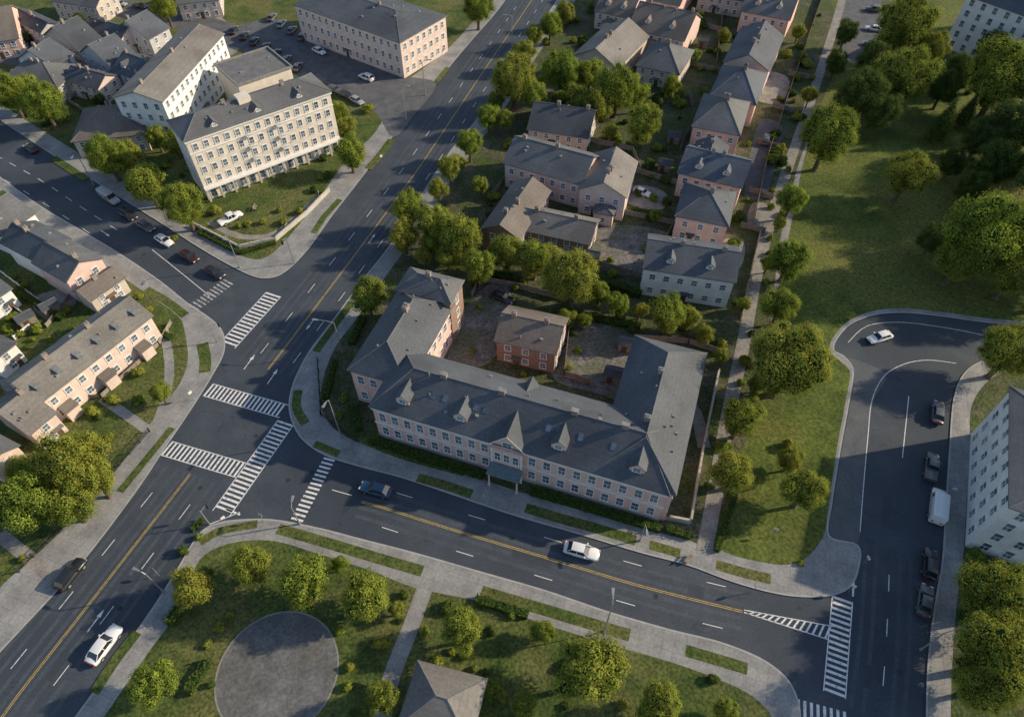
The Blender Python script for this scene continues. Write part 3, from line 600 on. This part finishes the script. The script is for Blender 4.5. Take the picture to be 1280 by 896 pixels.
T=[(642,100,31),(700,88,28),(738,92,22),(772,110,30),(806,155,26),(688,33,18),(706,17,14),(655,66,17),(840,108,13),
(610,148,16),(587,180,20),(562,212,17),(547,236,15),(572,205,12),(512,262,24),(505,295,22),(545,280,28),(578,298,28),(598,335,26),(634,318,25),(668,325,25),(712,345,38),(460,370,26),(748,368,17),(772,382,19),(832,392,26),(800,388,12),(690,322,20),(560,320,18),
(668,122,20),(722,126,20),(748,132,22),(620,128,13),(668,45,14),(790,118,20),(600,232,13),(632,150,13),(745,70,13),(780,72,12),
(990,250,23),(985,325,28),(975,383,26),(985,452,52),(925,525,30),(915,590,33),(1005,613,32),(988,575,20),(1035,170,38),
(382,732,38),(313,708,30),(240,735,28),(455,748,34),(195,855,32),(578,788,32),(678,790,18),(735,838,50),(822,885,34),(480,872,24),(655,882,20),(496,762,13),
(612,862,14),(908,890,18),(425,706,14),
(88,578,44),(38,628,40),(118,600,32),(88,632,30),(30,590,26),(200,492,17),(10,115,26),(52,128,28),(35,112,22),(185,232,26),(228,256,31),(133,195,28),(218,180,16),(195,172,16),(437,192,21),(424,142,14),(205,8,20),(432,162,15),(597,8,22),(160,195,20),(540,305,18),(272,62,10),(300,85,9),
(708,398,13),(730,402,11),(862,398,18),(880,418,14),(530,322,14),(900,445,11),(868,70,10),(870,190,9),(762,165,11),(820,270,9),(905,45,9),(700,125,14),(1012,120,12),(998,40,11),(915,310,9),(955,440,16),(945,480,13),(960,330,12),(975,280,10),(930,380,11)]
for t in T: tree(*t)
for t in [(1235,292,56),(1200,325,32),(1135,218,31),(1268,340,34),(1255,95,44),(1130,95,38),(1130,30,38),(1248,750,50),(1250,815,56),(1225,855,38),(1262,440,38),(1165,60,24)]: tree(*t,kind=BG)
for t in [(1075,118,32),(1058,42,16),(1245,205,30),(1225,175,24),(1100,140,24),(1270,160,34),(1045,80,16),(1330,560,30),(1290,280,34),(1345,200,60),(1330,350,40),(1340,90,50),(1200,90,22),(1190,205,18),(1090,75,22),(1215,235,22),(1165,300,20),(1240,65,22),(1180,110,22),(1380,140,60),(1400,280,60)]: tree(*t,kind=DK)
for u,v,r in ((100,25,8),(160,95,9),(30,48,8),(78,72,8),(235,60,9),(190,112,10),(125,128,10),(75,140,12)): tree(u,v,r,kind=DK,label='small dark garden tree between terraced houses')
tree(1181,152,18,CN,sq=1.2); tree(1210,140,14,CN,sq=1.2)
shm=[]
for i in range(3): m,l=crown(500+i,9,1500,.20,flat=.7,spread=.5,dark=(i==1)); m.name='shrub'; shm.append(m)
def shrub(p,s,label='rounded green garden shrub'):
    o=inst('shrub',random.choice(shm),None,(p.x,p.y,.12+s*.45),U(0,6.28),(s*U(.8,1.2),s*U(.8,1.2),s*U(.8,1.1))); top(o,label,'shrub','shrubs in the gardens')
fixed=[(265,856,8),(230,690,10),(250,672,8),(505,745,10),(905,668,8),(900,560,12),(885,610,9),(655,470,6),(710,395,12),(700,430,9),(765,345,10),(858,410,14),(880,425,14),(900,435,12),(540,545,8),(470,548,8),(430,500,8),(425,520,8),(270,268,12),(250,270,9),(415,165,10),(405,200,8),(460,140,10),(120,345,8),(150,395,8),(30,700,8),(940,500,10),(220,300,6),(448,470,6),(595,355,12),(985,560,12),(930,455,12),(560,760,12),(615,790,10),(890,850,10),(640,770,8),
(715,418,8),(722,440,7),(742,398,9),(790,415,10),(776,400,9),(712,462,7),(735,478,6),(795,460,6),(645,362,8),(655,356,8),(590,440,6),(600,385,6),(330,280,7),(355,280,8),(375,268,7),(310,282,7),(395,240,8),(410,222,7),(300,285,6),(350,265,6),(400,225,7),
(262,830,9),(262,805,8),(290,770,8),(275,785,9),(438,835,8),(434,860,9),(425,790,8),(905,600,7),(912,560,7),(925,480,8),(938,420,8),(957,355,7),(962,300,7),(978,270,7),(985,215,7),(1003,150,7),(1015,100,6),(1005,160,6),(960,320,7),(1000,705,5)]
for u,v,r in fixed: shrub(P(u,v),r*depth(v)/F)
footp=[]
for x in bpy.data.objects:
    if x.type=='EMPTY' and 'L' in x.keys(): footp.append((x.matrix_basis.inverted(),x['L'],x['D']))
def clear(p):
    for m,l,dd in footp:
        q=m@p
        if -1.2<q.x<l+1.2 and -1.2<q.y<dd+1.2: return False
    q=inv@p
    if -8<q.x<L+2 and -2<q.y<34: return False
    if (p-c0).length<rr+1.5: return False
    return True
def scatter(px,n,s0,s1):
    pts=W(px); xs=[p.x for p in pts]; ys=[p.y for p in pts]; k=0
    def inside(x,y):
        c=False; j=len(pts)-1
        for i in range(len(pts)):
            a,b=pts[i],pts[j]
            if (a.y>y)!=(b.y>y) and x<(b.x-a.x)*(y-a.y)/(b.y-a.y)+a.x: c=not c
            j=i
        return c
    for _ in range(n*12):
        if k>=n: break
        x,y=U(min(xs),max(xs)),U(min(ys),max(ys))
        if inside(x,y) and clear(Vector((x,y,0))): shrub(Vector((x,y,0)),U(s0,s1)); k+=1
scatter([(700,5),(1030,10),(985,200),(925,400),(780,345),(600,290),(640,170)],120,.7,2.1)
scatter([(0,240),(180,370),(225,420),(215,480),(60,650),(0,600)],40,.6,1.6)
scatter([(0,110),(120,140),(250,150),(250,280),(120,205),(0,130)],35,.8,2.0)
scatter([(440,760),(560,790),(960,880),(440,896)],20,.5,1.2)
scatter([(1150,100),(1280,100),(1280,380),(1180,385)],6,.8,1.6)
scatter([(1210,690),(1280,690),(1280,896),(1200,896)],14,.8,1.8)
def hedge(px,w,h,label='clipped dark green hedge'):
    pts=[P(u,v) for u,v in px]; b=MB(); tints=[]
    for i in range(len(pts)-1):
        p,q=pts[i],pts[i+1]; d=(q-p); Ln=d.length; d.normalize(); n=Vector((-d.y,d.x,0))
        hw=w/2*.86
        c=[p-n*hw,q-n*hw,q+n*hw,p+n*hw]
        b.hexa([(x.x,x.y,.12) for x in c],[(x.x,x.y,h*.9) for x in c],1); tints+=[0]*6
        for k in range(int(Ln*(w+2*h)*26)):
            s=U(0,Ln); t=U(0,w+2*h)
            if t<h: lp=(-w/2,t); nn=-n
            elif t<h+w: lp=(-w/2+(t-h),h); nn=Vector((0,0,1))
            else: lp=(w/2,t-h-w); nn=n
            wob=1+.14*math.sin(s*1.7)+.10*math.sin(s*4.1)
            pt=p+d*s+n*lp[0]*wob+Vector((0,0,.12+lp[1]*wob+U(-.06,.06)))
            nn=(nn+Vector((U(-1,1),U(-1,1),U(-1,1)))*.6).normalized(); a=nn.orthogonal().normalized(); a=Matrix.Rotation(U(0,6.28),3,nn)@a; e=nn.cross(a); sz=U(.14,.32)
            b.poly([pt-a*sz*.5,pt+e*sz*.35,pt+a*sz*.5,pt-e*sz*.35],0); tints.append(R()*.7)
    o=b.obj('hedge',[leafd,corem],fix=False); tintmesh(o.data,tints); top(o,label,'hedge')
for px,w,h in [([(463,552),(530,574),(604,597)],1.2,1.0),([(664,616),(740,638),(824,663)],1.2,1.0),([(440,508),(450,540)],1.2,1.0),([(832,662),(862,672)],1.1,.9),([(212,782),(262,712)],1.4,1.1),([(250,292),(300,318),(345,305)],1.0,.8),([(595,750),(660,770)],1.2,.9),([(255,650),(240,664)],.8,.6),([(236,868),(262,826)],1.2,1),([(895,690),(925,600)],.8,.8),([(455,398),(440,432)],1.3,1.0),([(742,352),(800,372)],1.5,1.6),([(30,372),(80,400)],1.1,1.2),([(180,402),(215,425)],1.0,.9),([(600,345),(640,352)],1.4,1.8),([(715,395),(800,412)],1.4,1.3),([(420,452),(408,500)],1.0,.9),([(690,182),(735,190)],1.0,1.3),([(760,110),(800,120)],1.0,1.3),([(785,265),(835,278)],1.1,1.4)]: hedge(px,w,h)
def fence(px,h=1.5,mat=None,label='weathered wooden garden fence',solid=True,name='fence'):
    pts=[P(u,v) for u,v in px]; b=MB()
    for i in range(len(pts)-1):
        p,q=pts[i],pts[i+1]; d=q-p; Ln=d.length; d.normalize(); n=Vector((-d.y,d.x,0)); k=max(1,int(Ln/2.2))
        for j in range(k+1):
            c=p+d*Ln*j/k; b.box(c.x-.08,c.y-.08,.12,c.x+.08,c.y+.08,.12+h+.1)
        t=.03 if mat is not stone else .16
        def slab(z0,z1):
            c=[p-n*t,q-n*t,q+n*t,p+n*t]; b.hexa([(x.x,x.y,z0) for x in c],[(x.x,x.y,z1) for x in c])
        if solid: slab(.2 if mat is not stone else .12,.12+h*.96)
        else:
            slab(.12+h*.9,.12+h*.96); slab(.35,.42)
            m=int(Ln/.35)
            for j in range(m):
                c=p+d*Ln*(j+.5)/m; b.box(c.x-.025,c.y-.025,.2,c.x+.025,c.y+.025,.12+h)
    top(b.obj(name,mat or wood),label,'fence' if name=='fence' else 'wall')
fence([(243,283),(300,312),(345,302),(385,268),(412,240)],1.1,stone,'low cream stone wall around the apartment garden',name='garden_wall')
fence([(897,468),(878,560),(862,655),(836,650)],1.3,stone,'cream wall beside the hotel wing',name='garden_wall')
for px in ([(745,262),(842,282)],[(842,282),(832,300)],[(745,262),(738,330)],[(790,215),(845,232)],[(738,330),(805,350)],[(860,165),(850,190)],[(735,178),(790,190),(800,215)],[(850,80),(900,92)],[(905,0),(895,80)],[(780,95),(775,130)],[(860,120),(865,135)],[(925,400),(935,352),(950,290)],[(795,425),(860,430),(905,445)],[(940,285),(958,200),(985,120)],[(712,405),(705,470)],[(645,360),(700,375)],[(705,470),(740,482)],[(590,372),(600,352),(645,360)],[(935,240),(965,250)],[(925,285),(955,292)],[(945,180),(975,188)],[(965,135),(992,142)],[(985,95),(1010,100)],[(860,30),(905,42)],[(700,95),(712,125)],[(780,40),(775,85)],[(640,215),(612,250)],[(985,120),(1030,-10)]): fence(px)
for px in ([(0,372),(45,405),(20,425)],[(0,340),(60,385)],[(95,365),(60,410)],[(62,535),(110,498),(128,498)],[(128,498),(200,432),(215,405)]): fence(px,1.0,wood if px[0][0]>60 else trim,'low painted garden fence')
fence([(398,452),(402,520),(445,552)],1.0,darkm,'dark metal railing around the hotel garden',False)
fence([(0,662),(60,600)],1.1,darkm,'dark metal garden railing',False)
fence([(25,715),(110,628),(188,540)],1.0,darkm,'dark metal railing along the pavement',False)
fence([(82,126),(120,150)],1.3); fence([(180,130),(160,170),(182,200)],1.3); fence([(70,60),(60,95)],1.3); fence([(110,85),(95,125)],1.3); fence([(150,105),(135,135)],1.3)
for u,v,rzz in ((770,230,.3),(832,180,-.3),(60,400,.8),(820,215,-.3),(120,120,.2),(700,120,-.3),(728,330,-.3),(870,60,-.3),(752,478,-.33),(770,440,-.33),(30,415,.8),(90,118,-.3)):
    p=P(u,v); e=empty('shed',(p.x,p.y,.13),rzz); top(e,'small garden shed with pitched felt roof','shed','garden sheds')
    mass(e,0,0,3.2,2.6,2.0,.7,'gable','x',ov=.2,wm_=wood,rm=r_dark,sides='',chimney=False,vents=0,door=False)
    b=MB(); b.box(.8,.13,0,1.7,.197,1.7); b.obj('door',doorm,e)
# ------------------------------------------------------------------ vehicles
def loft(st,mi=0):
    b=MB(); rows=[]
    for x,hw,zl,zt in st:
        rows.append([(x,-hw*.86,zl),(x,-hw,zl+.18),(x,-hw,zt-.22),(x,-hw*.94,zt-.08),(x,-hw*.8,zt),(x,0,zt+.03),(x,hw*.8,zt),(x,hw*.94,zt-.08),(x,hw,zt-.22),(x,hw,zl+.18),(x,hw*.86,zl)])
    for i in range(len(rows)-1):
        for j in range(10): b.poly([rows[i][j],rows[i+1][j],rows[i+1][j+1],rows[i][j+1]])
        b.poly([rows[i][10],rows[i+1][10],rows[i+1][0],rows[i][0]])
    b.poly(rows[0]); b.poly(rows[-1]); return b
CT={}
def finish(b,name,mats,sm=True):
    me=b.mesh(name,mats,fix=False); bm=bmesh.new(); bm.from_mesh(me); bmesh.ops.remove_doubles(bm,verts=bm.verts,dist=.002); bmesh.ops.recalc_face_normals(bm,faces=bm.faces); bm.to_mesh(me); bm.free()
    if sm:
        me.polygons.foreach_set('use_smooth',[True]*len(me.polygons)); me.set_sharp_from_angle(angle=math.radians(38))
    return me
def cartype(t):
    if t in CT: return CT[t]
    if t=='sedan':
        body=loft([(-2.38,.66,.38,.72),(-2.28,.82,.28,.90),(-1.75,.9,.22,.96),(-.8,.92,.2,.97),(.7,.92,.2,.96),(1.3,.9,.22,.90),(2.0,.86,.26,.80),(2.28,.78,.3,.70),(2.38,.6,.38,.6)])
        cab=([-1.95,1.05,.80],[-1.25,.30,.62],.94,1.43); wx=1.42; wr=.33
    elif t=='suv':
        body=loft([(-2.35,.75,.42,.9),(-2.28,.9,.3,1.04),(-1.6,.95,.26,1.08),(0,.96,.25,1.08),(.9,.95,.25,1.05),(1.4,.93,.27,.99),(2.05,.9,.3,.9),(2.3,.8,.36,.78),(2.38,.66,.42,.7)])
        cab=([-2.2,1.1,.86],[-1.65,.35,.68],1.05,1.62); wx=1.42; wr=.38
    elif t=='van':
        body=loft([(-2.85,.92,.35,2.15),(-2.78,.99,.3,2.28),(0,1.0,.28,2.3),(1.3,1.0,.28,2.28),(1.5,.99,.28,1.28),(2.3,.95,.3,1.12),(2.75,.85,.36,.95),(2.85,.7,.4,.8)])
        cab=None; wx=1.85; wr=.38
    else:
        body=loft([(-2.7,.85,.45,.98),(-2.65,.93,.35,1.02),(-.5,.95,.3,1.04),(.9,.95,.3,1.06),(1.5,.93,.3,1.03),(2.3,.9,.34,.96),(2.6,.8,.4,.8),(2.68,.66,.45,.7)])
        cab=([-.75,1.2,.86],[-.55,.6,.70],1.03,1.70); wx=1.65; wr=.4
    d={'body':body,'cab':cab,'wx':wx,'wr':wr}; CT[t]=d
    parts={}
    if cab:
        (x0,x1,w0),(X0,X1,w1),z0,z1=cab; b=MB(); xm=(X0+X1)/2
        b.hexa([(x0,-w0,z0-.05),(x1,-w0,z0-.05),(x1,w0,z0-.05),(x0,w0,z0-.05)],[(X0,-w1,z1),(X1,-w1,z1),(X1,w1,z1),(X0,w1,z1)]); parts['window']=finish(b,'window',carglass,False)
        b=MB(); n=8; ww=w1*1.03
        rows=[]
        for i in range(n+1):
            t_=i/n; x=X0-.05+(X1-X0+.1)*t_; h=.05*math.sin(math.pi*t_)+z1+.0
            rows.append([(x,-ww,z1-.05),(x,-ww*.95,h+.02),(x,-ww*.5,h+.06),(x,0,h+.07),(x,ww*.5,h+.06),(x,ww*.95,h+.02),(x,ww,z1-.05)])
        for i in range(n):
            for j in range(6): b.poly([rows[i][j],rows[i+1][j],rows[i+1][j+1],rows[i][j+1]])
        b.poly(rows[0]); b.poly(rows[-1])
        for s in (-1,1):
            for (xa,xb) in ((x1,X1),(x0,X0),((x0+x1)/2-.1,(X0+X1)/2-.05)):
                b.cone((xa,s*(w0+.005),z0),(xb,s*(w1+.005),z1),.045,.04,5,0,False)
        d['roofb']=b
    else:
        b=MB()
        b.hexa([(1.30,-.84,2.14),(1.30,.84,2.14),(1.49,.88,1.32),(1.49,-.88,1.32)],[(1.37,-.80,2.12),(1.37,.80,2.12),(1.60,.84,1.31),(1.60,-.84,1.31)])
        for s in (-1,1): b.box(.55,s*1.0-.012,1.35,1.25,s*1.0+.012,1.95)
        parts['window']=finish(b,'window',carglass,False)
        b=MB(); b.box(-2.3,-.7,2.315,.9,-.66,2.36); b.box(-2.3,.66,2.315,.9,.7,2.36); d['roofb']=b
    b=MB(); b.cone((0,-.11,0),(0,.11,0),wr,wr,14,0); b.cone((0,-.12,0),(0,.12,0),wr*.6,wr*.6,10,1); parts['wheel']=finish(b,'wheel',[tyre,metalm],False)
    b=MB(); b.box(-.12,-.2,-.08,.05,.2,.08); parts['headlight']=finish(b,'headlight',lampm,False); b=MB(); b.box(-.05,-.2,-.09,.10,.2,.09); parts['tail_light']=finish(b,'tail_light',redm,False)
    b=MB(); b.box(-.1,-.12,-.07,.1,.12,.07); parts['mb']=b
    d['parts']=parts; d['cache']={}; return d
paints={}
def paint(c):
    if c not in paints:
        m=M('car_paint',c,None,1,.28,spec=.6); m.node_tree.nodes['Principled BSDF'].inputs['Coat Weight'].default_value=.6; paints[c]=m
    return paints[c]
def car(u,v,u2,v2,t='sedan',c=(.7,.7,.7),label='white sedan on the road',z=.012,cat='car',name='car',s=1.0):
    d=cartype(t); p=P(u,v,.7); q=P(u2,v2,.7); a=math.atan2(q.y-p.y,q.x-p.x)
    e=empty(name,(p.x,p.y,z),a); e.scale=(s,s,s); top(e,label,cat,'vehicles on the streets')
    if c not in d['cache']: d['cache'][c]=(finish(d['body'],'body',paint(c)),finish(d['roofb'],'roof',paint(c)),finish(d['parts']['mb'],'mirror',paint(c),False))
    B_,R_,M_=d['cache'][c]; pr=d['parts']; st=d['body'].v
    inst('body',B_,e); inst('roof' if d['cab'] else 'roof_rack',R_,e); inst('window',pr['window'],e)
    xs=[x[0] for x in st]; xm,xn=max(xs),min(xs)
    hw=max(x[1] for x in st)
    for sx in (-1,1):
        for sy in (-1,1): inst('wheel',pr['wheel'],e,(sx*d['wx'],sy*(hw-.10),d['wr']))
    for sy in (-1,1):
        inst('headlight',pr['headlight'],e,(xm-.04,sy*.52,.66)); inst('tail_light',pr['tail_light'],e,(xn-.0,sy*.55,.8))
        mz=d['cab'][2]+.08 if d['cab'] else 1.45; inst('mirror',M_,e,((d['cab'][0][1]-.45) if d['cab'] else 1.45,sy*(hw+.06),mz))
WH=(.80,.81,.82); BK=(.022,.024,.028); GR=(.11,.115,.12); TE=(.02,.075,.14); RD=(.045,.018,.018); SV=(.35,.37,.40)
car(130,805,150,778,'sedan',WH,'white sedan driving along the avenue',s=1.08)
car(88,717,105,695,'suv',BK,'black car by the kerb of the avenue')
car(470,611,440,603,'sedan',TE,'dark blue sedan driving toward the junction',s=1.06)
car(727,688,760,697,'sedan',WH,'white sedan on the road by the hotel',s=1.08)
car(1100,421,1070,430,'sedan',WH,'white car turning round the loop road')
car(1172,632,1175,600,'van',WH,'white delivery van parked at the kerb',cat='van',name='van',s=1.05)
car(1165,583,1168,560,'pickup',GR,'dark pickup parked behind the van'); car(1173,515,1175,490,'sedan',GR,'dark grey car parked at the kerb')
car(1163,705,1164,690,'suv',BK,'black car parked at the kerb'); car(1157,750,1160,730,'sedan',GR,'dark grey sedan parked at the kerb')
car(288,273,310,262,'pickup',WH,'white pickup parked in the apartment garden',z=.15)
car(38,185,10,168,'sedan',BK,'black car on the side street'); car(137,247,160,262,'van',SV,'pale blue grey van parked on the side street',cat='van',name='van')
car(160,268,180,280,'suv',BK,'dark car parked on the side street'); car(182,282,205,296,'sedan',GR,'grey car parked on the side street'); car(205,300,228,314,'sedan',WH,'white car parked on the side street'); car(236,320,260,334,'sedan',RD,'dark maroon car parked on the side street'); car(268,340,290,352,'sedan',BK,'black car near the side street crossing')
car(458,97,440,90,'suv',WH,'white car leaving the car park',z=.145); car(399,64,415,72,'sedan',WH,'white car in the car park',z=.145); car(418,112,432,118,'sedan',GR,'grey car in the car park',z=.145); car(405,104,419,110,'sedan',BK,'black car in the car park',z=.145); car(446,126,458,133,'sedan',SV,'silver car in the car park',z=.145); car(432,119,446,125,'sedan',BK,'dark car in the car park',z=.145)
for i,(u,v) in enumerate(((292,38),(305,45),(318,52),(332,59),(345,67),(358,75),(372,84))): car(u,v,u+8,v-12,'sedan',random.choice((RD,BK,GR,BK,(.05,.02,.02))),'dark car in a parking bay',z=.15)
for i,(u,v) in enumerate(((340,22),(352,30),(365,38),(378,46))): car(u,v,u+8,v-10,'sedan',random.choice((BK,GR,SV)),'parked car beside the terrace',z=.15)
for u,v in ((175,8),(195,11),(150,5),(235,18),(110,-6)): car(u,v,u+12,v+2,'sedan',random.choice((BK,GR,SV,RD)),'parked car on the curving residential street',z=.15)
car(803,240,820,247,'sedan',WH,'white car parked in a back garden',z=.14,s=.9); car(628,372,638,376,'sedan',BK,'black car parked in the courtyard',z=.15)
car(1092,36,1078,34,'sedan',WH,'white car in the small car park',z=.15); car(1090,55,1076,53,'sedan',BK,'black car in the small car park',z=.15); car(1092,12,1078,10,'suv',GR,'grey car in the small car park',z=.15)
car(958,175,965,155,'sedan',GR,'grey car beside the pink houses',z=.15)
# ------------------------------------------------------------------ street furniture
def lamp(u,v,h=8,ad=(0,1),al=1.8,label='tall grey street lamp on the pavement'):
    p=P(u,v); e=empty('street_lamp',(p.x,p.y,.12)); top(e,label,'street lamp','street lamps')
    b=MB(); b.cone((0,0,0),(0,0,.5),.2,.16,10); b.cone((0,0,.5),(0,0,h),.11,.07,8); b.obj('pole',metalm,e)
    d=Vector((ad[0],ad[1],0)).normalized(); b=MB(); b.cone((0,0,h-.1),tuple(d*al*.5+Vector((0,0,h+.35))),.06,.05,6); b.cone(tuple(d*al*.5+Vector((0,0,h+.35))),tuple(d*al+Vector((0,0,h+.4))),.05,.045,6); b.obj('arm',metalm,e)
    n=Vector((-d.y,d.x,0)); c=d*(al+.35)+Vector((0,0,h+.4)); b=MB()
    q=[c-d*.5-n*.12,c+d*.5-n*.2,c+d*.5+n*.2,c-d*.5+n*.12]; b.hexa([tuple(x-Vector((0,0,.06))) for x in q],[tuple(x+Vector((0,0,.08))) for x in q]); b.obj('lamp_head',metalm,e)
lamp(428,440,7.5,(-1,.1),2.8); lamp(755,790,10,(.1,1),1.0); lamp(427,547,10,(-.3,-1),.9); lamp(1150,812,6.5,(1,.2),2.5); lamp(800,676,5,(0,-1),1); lamp(508,152,9,(1,-.3),1.2); lamp(300,335,8,(0,-1),.8); lamp(375,655,5,(0,1),.8); lamp(640,62,9,(-1,0),1.5); lamp(532,120,9,(1,0),1.5); lamp(118,232,8,(0,-1),1.5); lamp(205,740,6,(-1,.4),1.0)
def signal(u,v,ad,al=3.5,h=5.5):
    p=P(u,v); e=empty('traffic_light',(p.x,p.y,.12)); top(e,'traffic light on a mast at the junction','traffic light','traffic lights')
    b=MB(); b.cone((0,0,0),(0,0,h),.10,.07,8); b.obj('pole',metalm,e); d=Vector((*ad,0)).normalized()
    b=MB(); b.cone((0,0,h-.3),tuple(d*al+Vector((0,0,h-.1))),.05,.04,6); b.obj('arm',metalm,e)
    c=d*al; b=MB(); b.box(c.x-.15,c.y-.15,h-1.0,c.x+.15,c.y+.15,h-.05); b.obj('signal_head',darkm,e)
signal(272,428,(1,.4),1.5,4.5); signal(368,330,(-.5,-1),1.2,6.8); signal(262,655,(.5,1),1.2,4)
def sign(u,v,h=2.3,c=trim):
    p=P(u,v); e=empty('road_sign',(p.x,p.y,.12),U(0,3)); top(e,'small road sign on a thin post','road sign','road signs')
    b=MB(); b.cone((0,0,0),(0,0,h),.04,.04,6); b.obj('post',metalm,e); b=MB(); b.box(-.3,-.06,h-.6,.3,-.042,h); b.obj('plate',c,e)
for u,v in ((965,670),(1078,705),(1060,740),(605,628),(330,652),(200,720),(400,250),(478,205),(940,740),(284,655),(243,500),(1185,620)): sign(u,v)
for u,v in ((320,262),(360,285),(445,455),(860,700)):
    p=P(u,v); e=empty('bench',(p.x,p.y,.15),U(0,3)); top(e,'wooden slatted bench beside the path','bench','benches')
    b=MB()
    for k in range(4): b.box(-.8,-.25+k*.13,.42,.8,-.15+k*.13,.46)
    b.obj('seat',wood,e); b=MB(); b.box(-.8,.26,.55,.8,.3,.85); b.obj('backrest',wood,e)
    for s in (-.6,.6): b=MB(); b.box(s-.03,-.2,0,s+.03,.28,.42); b.box(s-.03,.25,.42,s+.03,.3,.85); b.obj('leg',darkm,e)
# ------------------------------------------------------------------ light and camera
AZ=math.radians(79); EL=math.radians(25)
S=Vector((math.cos(EL)*math.sin(AZ),math.cos(EL)*math.cos(AZ),math.sin(EL)))
sd=bpy.data.lights.new('sun','SUN'); sd.energy=5.0; sd.angle=math.radians(.8); sd.color=(1,.83,.58); so=link(bpy.data.objects.new('sun',sd)); so.rotation_euler=S.to_track_quat('Z','Y').to_euler(); so.location=(100,0,150)
w=bpy.data.worlds.new('World'); bpy.context.scene.world=w; w.use_nodes=True; nt=w.node_tree; bg=nt.nodes['Background']
sk=nt.nodes.new('ShaderNodeTexSky'); sk.sky_type='NISHITA'; sk.sun_disc=False; sk.sun_elevation=EL; sk.sun_rotation=AZ; nt.links.new(sk.outputs[0],bg.inputs[0]); bg.inputs[1].default_value=.15
cd=bpy.data.cameras.new('camera'); cd.sensor_width=36; cd.lens=F/1280*36; cd.clip_end=8000; cd.clip_start=.5
cam=link(bpy.data.objects.new('camera',cd)); cam.location=(0,0,H); cam.rotation_euler=(math.radians(40),0,0)
sc=bpy.context.scene; sc.camera=cam; sc.view_settings.view_transform='Standard'; sc.view_settings.look='None'; sc.view_settings.exposure=0
